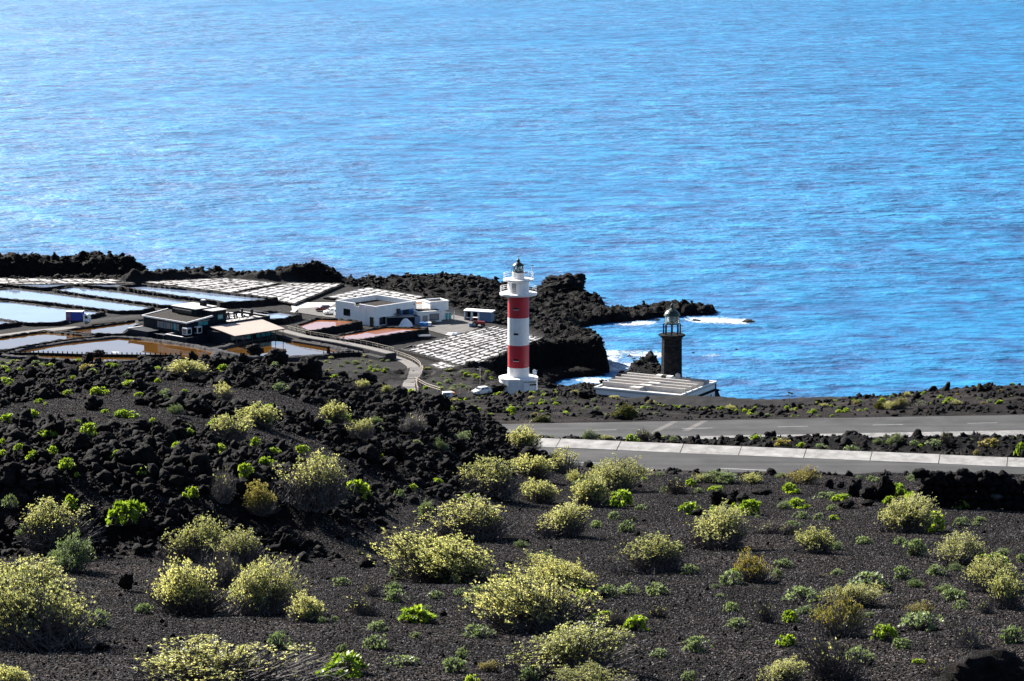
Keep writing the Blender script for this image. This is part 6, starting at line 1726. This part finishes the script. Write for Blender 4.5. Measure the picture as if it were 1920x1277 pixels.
PL = {
 'A': [(55, 1218, 205, 130, 'largest olive shrub, spilling over the cinder beside a round low rock'), (40, 1132, 140, 82), (95, 1042, 110, 85), (360, 1054, 95, 78, 'olive shrub with a smaller twin on the cinder below the mound face'), (440, 1064, 88, 66), (355, 1152, 118, 98, 'open-crowned shrub beside the lone upright rock'), (480, 1154, 118, 92), (577, 1165, 65, 45), (400, 1298, 275, 96, 'very wide low olive shrub cut by the bottom edge'),
       (583, 968, 112, 90, 'tall olive shrub against the shaded mound flank'), (20, 1296, 75, 48), (872, 1015, 152, 76, 'broad flat-topped shrub with a long dark shadow'), (1042, 1007, 104, 60), (838, 1094, 188, 92, 'wide wind-swept shrub with thick grey stems'), (1058, 1112, 140, 62), (1010, 1184, 192, 102, 'big domed shrub with bare grey twigs at its front'), (1038, 1270, 212, 98, 'big domed shrub above a pale cushion at the bottom edge'), (1225, 1074, 116, 64),
       (1105, 950, 60, 52), (1125, 1304, 132, 48), (1335, 1031, 126, 76, 'domed olive shrub before the craggy outcrop'), (1535, 1038, 66, 42), (1697, 999, 100, 64, 'rounded olive shrub with a lime plant growing against it'), (1795, 1061, 96, 54, 'umbrella-shaped shrub on a bare stem'), (1870, 1112, 96, 60), (1895, 1142, 72, 62), (1600, 1137, 98, 46), (1455, 1288, 92, 48),
       (355, 714, 66, 28), (418, 754, 45, 32), (433, 832, 74, 40), (680, 716, 64, 38, 'round yellowish shrub on the skyline of the mound before the footpath'), (678, 737, 32, 18), (725, 744, 22, 14), (487, 802, 72, 42), (627, 799, 48, 36), (672, 832, 52, 32), (922, 934, 116, 70, 'tall olive shrub at the foot of the mound beside the road'), (1015, 944, 72, 44), (978, 853, 60, 42), (1000, 898, 76, 44), (1052, 888, 76, 46), (1078, 908, 30, 24), (1152, 923, 96, 54, 'bushy olive shrub on the verge overlapping the asphalt'), (1108, 938, 52, 36), (1313, 906, 40, 18),
       (1410, 908, 42, 20), (1665, 768, 28, 14), (1140, 829, 28, 10)],
 'Y': [(487, 977, 66, 56), (1582, 1194, 88, 74, 'golden-tipped shrub beside the pale cushions and a lime plant'), (1418, 1092, 60, 56), (1500, 908, 62, 30), (1722, 1152, 50, 22), (1685, 767, 38, 20), (915, 1260, 38, 20)],
 'S': [(120, 1074, 82, 62), (797, 978, 28, 34), (1350, 905, 62, 22), (1676, 840, 36, 20), (58, 1027, 45, 25), (830, 852, 30, 20), (863, 834, 28, 18), (1646, 838, 16, 12), (1105, 830, 28, 17, 'silvery shrub with a dark stone at the gutter edge')],
 'G': [(1168, 788, 40, 24, 'dense dark green ball of a shrub beyond the far road'), (1012, 791, 32, 13), (1657, 767, 28, 14)],
 'D': [(418, 952, 54, 52), (422, 1102, 62, 60), (684, 1153, 62, 36), (1150, 1177, 50, 30), (1570, 1277, 122, 76, 'large half-dead shrub, grey twigs with few golden tips'), (1853, 1151, 30, 22), (1820, 1217, 52, 36), (1440, 1168, 38, 40), (1440, 1002, 72, 26), (770, 820, 46, 28), (1175, 880, 46, 20), (1275, 927, 50, 26), (1207, 830, 36, 20), (1775, 834, 26, 20), (1727, 767, 30, 12), (1775, 1270, 72, 30), (1475, 1003, 40, 22)],
 'B': [(232, 1001, 66, 42, 'spreading lime plant with dry stalks at the foot of the dark face'), (133, 966, 28, 22), (356, 940, 28, 18), (640, 1271, 106, 38, 'large lime cushion at the bottom edge between two shrubs'), (670, 931, 47, 30, 'lone lime plant in the mouth of the shadowed hollow'), (781, 1167, 78, 30), (1098, 1131, 32, 24), (1190, 1184, 44, 27), (1111, 1164, 18, 12), (1160, 950, 55, 28), (1145, 1194, 16, 12), (946, 1085, 14, 7), (885, 1287, 30, 20),
       (1745, 997, 54, 34, 'lime plant nestling against the rounded olive shrub'), (1342, 922, 28, 12), (1296, 963, 40, 20), (1403, 967, 42, 28), (1375, 959, 16, 14), (1340, 963, 18, 12), (1485, 926, 36, 18), (1500, 954, 42, 18), (1577, 942, 32, 16), (1688, 934, 36, 26), (1666, 945, 26, 14), (1718, 945, 46, 24), (1811, 955, 38, 22, 'lime plant in the shade of the dry stone wall'), (1915, 953, 20, 14), (1660, 1202, 44, 28, 'vivid lime dome standing alone on cinder'), (1473, 1213, 34, 20), (1483, 1167, 28, 20), (1862, 1063, 66, 24),
       (147, 682, 12), (120, 675, 10), (47, 691, 12), (15, 701, 12), (36, 699, 12), (60, 697, 14), (77, 689, 14), (93, 689, 16), (215, 672, 10), (207, 689, 16), (215, 694, 14), (10, 719, 25, 10), (17, 722, 10), (119, 727, 16), (137, 716, 11), (240, 724, 28, 10), (186, 741, 32, 14), (71, 756, 15), (85, 759, 9), (125, 748, 15), (347, 736, 12), (61, 783, 20, 14), (11, 793, 30, 16), (237, 784, 44, 14), (87, 827, 38, 14), (146, 811, 20, 16), (165, 828, 28, 22), (328, 843, 26, 14), (354, 822, 20, 10), (400, 800, 27, 14), (476, 841, 14, 14), (5, 848, 12, 8), (33, 854, 16, 11), (97, 862, 25, 18),
       (6, 866, 14, 10), (59, 872, 21, 14), (125, 891, 32, 18), (145, 902, 12, 8), (216, 870, 22, 14), (266, 901, 25, 13), (462, 906, 27, 22), (480, 839, 18, 12), (607, 867, 18, 12), (650, 790, 20, 13), (958, 774, 22, 12), (1187, 834, 24, 14, 'lime plant hanging over the near gutter'), (1417, 825, 20, 8), (1502, 841, 14, 8), (1912, 858, 18, 22), (1341, 920, 16, 8)],
 'K': [(163, 698, 28, 10), (362, 668, 26, 22, 'golden plant glowing behind the upright lava pillar'), (1468, 840, 32, 14), (1831, 856, 12, 9), (1858, 840, 38, 14)],
 'C': [(184, 1176, 38, 30), (268, 1151, 32, 18), (523, 1218, 45, 30), (18, 963, 30, 22), (637, 1221, 12, 10), (541, 1101, 12, 8), (603, 1169, 14, 12), (627, 1166, 14, 10), (738, 1111, 37, 19), (708, 1184, 36, 18), (706, 1219, 44, 26), (898, 1196, 62, 22), (867, 1236, 22, 20), (752, 1249, 62, 18), (862, 1118, 24, 14), (897, 1119, 32, 20), (1140, 1121, 40, 22), (1180, 1116, 40, 18), (1233, 1116, 46, 22), (995, 1278, 42, 26), (1177, 999, 28, 22), (1118, 991, 22, 14), (750, 941, 20, 15), (743, 1086, 28, 30), (645, 1223, 14, 14),
       (1570, 1031, 26, 15), (1305, 1223, 50, 28), (1550, 936, 40, 14), (1487, 991, 28, 14), (1803, 986, 28, 15), (1838, 978, 22, 9), (1718, 1043, 40, 30), (1757, 1079, 40, 18), (1692, 1086, 32, 22), (1628, 1104, 76, 30), (1508, 1128, 76, 26), (1370, 1097, 50, 26), (1455, 1084, 24, 18), (1470, 1065, 32, 16), (1293, 1077, 30, 18), (1372, 1148, 30, 18), (1383, 1177, 42, 18), (1515, 1153, 40, 16), (1790, 1127, 48, 22), (1730, 1183, 74, 32), (1900, 1206, 45, 28), (1293, 1278, 28, 18), (1915, 1056, 16, 16), (1596, 853, 28, 13, 'pale cushion plant growing on the concrete gutter'), (303, 755, 22, 16), (526, 738, 30, 14), (313, 703, 14, 8), (1250, 923, 24, 12), (1310, 925, 16, 10), (1714, 840, 16, 9), (1750, 844, 30, 12)]}
for kind, lst in PL.items():
    for e in lst:
        lab = e[-1] if isinstance(e[-1], str) else None
        nums = [q for q in e if not isinstance(q, str)]
        plant_px(kind, *nums, label=lab)
# scattered small plants beyond the far road
cnt = 0; rs = random.Random(21)
while cnt < 175:
    u = rs.uniform(-.03, .195); d = rs.uniform(219, 277); X_, Y_ = u * d, d
    if sdc(X_, Y_, RF) < HW + 3.0 + 8 * rs.random(): continue
    if float(vn2(np.array([X_ * .12]), np.array([Y_ * .12]), 93)[0]) < rs.uniform(.25, .62): continue
    k_ = rs.choices('BCAK', (62, 22, 10, 6))[0]; w_ = rs.uniform(.28, .62) * (1.7 if k_ == 'A' else 1)
    plant(k_, np.array([X_, Y_, float(ground(X_, Y_))]), w_, w_ * rs.uniform(.42, .6)); cnt += 1
# small plants between the roads and on the near verge
cnt = 0
while cnt < 46:
    u = rs.uniform(.005, .195); d = rs.uniform(129, 150) if cnt < 26 else rs.uniform(97, 118); X_, Y_ = u * d, d
    if abs(sdc(X_, Y_, RN) - .6) < HW + 1.6: continue
    k_ = rs.choices('BCSD', (38, 34, 16, 12))[0]; w_ = rs.uniform(.2, .55)
    plant(k_, np.array([X_, Y_, float(ground(X_, Y_))]), w_, w_ * rs.uniform(.4, .6)); cnt += 1
cnt = 0
while cnt < 64:
    d = math.exp(rs.uniform(math.log(42), math.log(92))); u = rs.uniform(-.12, .19); X_, Y_ = u * d, d
    if place_name((X_, Y_)) == 'the lava mound': continue
    if min(math.hypot(q[0] - X_, (q[1] - Y_) * .6) - q[2] * .6 for q in PLANT_POS) < .2: continue
    k_ = rs.choices('CDSB', (52, 22, 14, 12))[0]; w_ = rs.uniform(.16, .46)
    plant(k_, np.array([X_, Y_, float(ground(X_, Y_))]), w_, w_ * rs.uniform(.4, .6)); cnt += 1
cnt = 0
while cnt < 44:
    d = math.exp(rs.uniform(math.log(70), math.log(114))); u = rs.uniform(-.19, -.01); X_, Y_ = u * d, d
    if place_name((X_, Y_)) != 'the lava mound': continue
    if min(math.hypot(q[0] - X_, (q[1] - Y_) * .6) - q[2] * .6 for q in PLANT_POS) < .3: continue
    k_ = rs.choices('BCS', (60, 25, 15))[0]; w_ = rs.uniform(.2, .45)
    plant(k_, np.array([X_, Y_, float(ground(X_, Y_)) + .08]), w_, w_ * rs.uniform(.45, .6)); cnt += 1
# tiny plants on the flats by the footpath
for (x0, x1, y0, y1, n_) in ((610, 735, 669, 700, 34), (785, 925, 690, 735, 40), (0, 120, 672, 690, 14)):
    for _ in range(n_):
        p = hit(rs.uniform(x0, x1), rs.uniform(y0, y1), 470)
        if p is None or p[1] < 480: continue
        if min(np.hypot(q[0] - p[0], q[1] - p[1]) for q in pathQ) < 2.4: continue
        k_ = rs.choices('BCAS', (30, 25, 20, 25))[0]; w_ = rs.uniform(.6, 1.5)
        plant(k_, p, w_, w_ * .5)
# clinker scatter: 230 of the larger ones singly, the rest as loose rubble
cand = []
for _ in range(56000):
    v_ = random.random()
    u = random.uniform(-.205, .06); d = math.exp(random.uniform(math.log(62), math.log(128)))
    cand.append((u * d, d))
cand = np.array(cand); lv = lava_amount(cand[:, 0], cand[:, 1])
keep = rng.random(len(cand)) < np.where(lv > .03, np.clip(lv, 0.06, 1), .004)
cand = cand[keep]; zc = ground(cand[:, 0], cand[:, 1])
size = np.exp(rng.normal(math.log(.115), .6, len(cand))); size = np.clip(size, .05, .75)
order = np.argsort(-size)
PP = np.array(PLANT_POS)
ok = np.ones(len(cand), bool)
for q in PP: ok &= ~(((cand[:, 0] - q[0]) / (q[2] * .52)) ** 2 + ((cand[:, 1] - q[1] + q[2] * .5) / (q[2] * 1.0)) ** 2 < 1)
order = np.array([i for i in order if ok[i]])
big_idx = order[:230]; small_idx = np.array(random.sample(list(order[230:]), min(16000, len(order) - 230)))
for i in big_idx:
    s = size[i]
    CLINK.append(rock((cand[i, 0], cand[i, 1], zc[i]), s * random.uniform(.9, 1.4), s * random.uniform(.7, 1.15), 'loose jagged black clinker boulder on the lava mound', group='clinker boulders on the lava mound', depth=random.uniform(.7, 1.1), sink=.16))
rubble('mound_rubble', np.stack([cand[small_idx, 0], cand[small_idx, 1], zc[small_idx]], 1), size[small_idx], 'loose black clinker rubble covering the lava mound', 'rubble')

# ------------------------------------------------------------------ labels that say which one, by the landmark beside it
MARK = {'largest olive shrub': 'the largest olive shrub', 'open-crowned': 'the open-crowned shrub by the lone rock', 'very wide low olive': 'the very wide low shrub', 'tall olive shrub against': 'the tall shrub under the shaded flank', 'broad flat-topped': 'the broad flat-topped shrub', 'wide wind-swept': 'the wind-swept thick-stemmed shrub',
        'big domed shrub with bare': 'the domed shrub with bare front twigs', 'big domed shrub above': 'the domed shrub at the bottom edge', 'domed olive shrub before': 'the domed shrub before the outcrop', 'rounded olive shrub with a lime': 'the shrub with a lime neighbour', 'umbrella-shaped': 'the umbrella-shaped shrub', 'round yellowish shrub': 'the round skyline shrub', 'tall olive shrub at the foot': 'the tall shrub at the mound foot',
        'bushy olive shrub on the verge': 'the bushy shrub overlapping the asphalt', 'golden-tipped shrub beside': 'the golden-tipped shrub', 'dense dark green ball of a shrub beyond': 'the dense dark ball shrub', 'large half-dead': 'the large half-dead shrub', 'spreading lime plant': 'the spreading lime plant with stalks', 'large lime cushion': 'the large lime cushion', 'vivid lime dome': 'the vivid lime dome', 'tall hooked': 'the hooked lava pinnacle', 'craggy black outcrop': 'the craggy outcrop',
        'rough black dry stone wall': 'the dry stone wall', 'largest black clinker': 'the largest crest block', 'upright black lava pillar': 'the upright lava pillar', 'hulking black': 'the hulking boulder', 'egg-shaped': 'the egg-shaped boulder', 'peaked black': 'the twin boulders', 'wide dark boulder': 'the wide dark boulder', 'squared black': 'the squared boulder', 'lone black rock': 'the lone upright rock', 'low white trailer': 'the trailer', 'black clinker clump before': 'the clinker clump by the lighthouse',
        'black clinker clump on': 'the clinker clump above the cove', 'grey solar lamp': 'the solar lamp post', 'winding wooden railing': 'the winding railing', 'small solar panel': 'the small solar panel', 'dark upright stone': 'the upright stone before the keeper house', 'black stone on the ridge': 'the black stone on the ridge crest', 'lower jagged': 'the jagged corner crag', 'lone lime plant': 'the lone lime plant in the hollow', 'black boulder carrying': 'the boulder carrying a plant', 'broad rough boulder': 'the broad crest boulder'}
marks = []
for o in list(COL.objects):
    if o.parent is None and 'label' in o:
        for k_, ph in MARK.items():
            if o['label'].startswith(k_): marks.append((o.location.x, o.location.y, ph, o))
def nearest(x, y, me_):
    best = min(((math.hypot(a - x, b_ - y), ph) for a, b_, ph, o in marks if o is not me_), default=(1e9, ''))
    return best
BASEL = {'A': 'olive-yellow woody shrub', 'Y': 'golden-tipped woody shrub', 'S': 'silvery grey-green shrub', 'G': 'dense dark green shrub', 'D': 'dry grey twiggy shrub', 'B': 'bright lime fleshy plant', 'K': 'golden yellow fleshy plant', 'C': 'pale grey-green cushion plant'}
for o, kind, w_, pn in AUTO:
    ref = 1.0 if kind in 'AYSG' else .45
    sz = 'small' if w_ < ref * .75 else 'broad' if w_ > ref * 1.5 else 'mid-sized'
    dm_, ph = nearest(o.location.x, o.location.y, o)
    lim = 2.2 if o.location.y < 130 else 6.0 if o.location.y < 300 else 12.0
    o['label'] = '%s %s %s' % (sz, BASEL[kind], ('beside ' + ph) if dm_ < lim else ('on ' + pn))
for o in CLINK:
    dm_, ph = nearest(o.location.x, o.location.y, o)
    h_ = o.scale.z / o.scale.x
    shp = 'tall' if h_ > .95 else 'squat' if h_ < .68 else 'blocky'
    o['label'] = 'loose %s black clinker boulder %s' % (shp, ('beside ' + ph) if dm_ < 3.0 else 'on the lava mound')
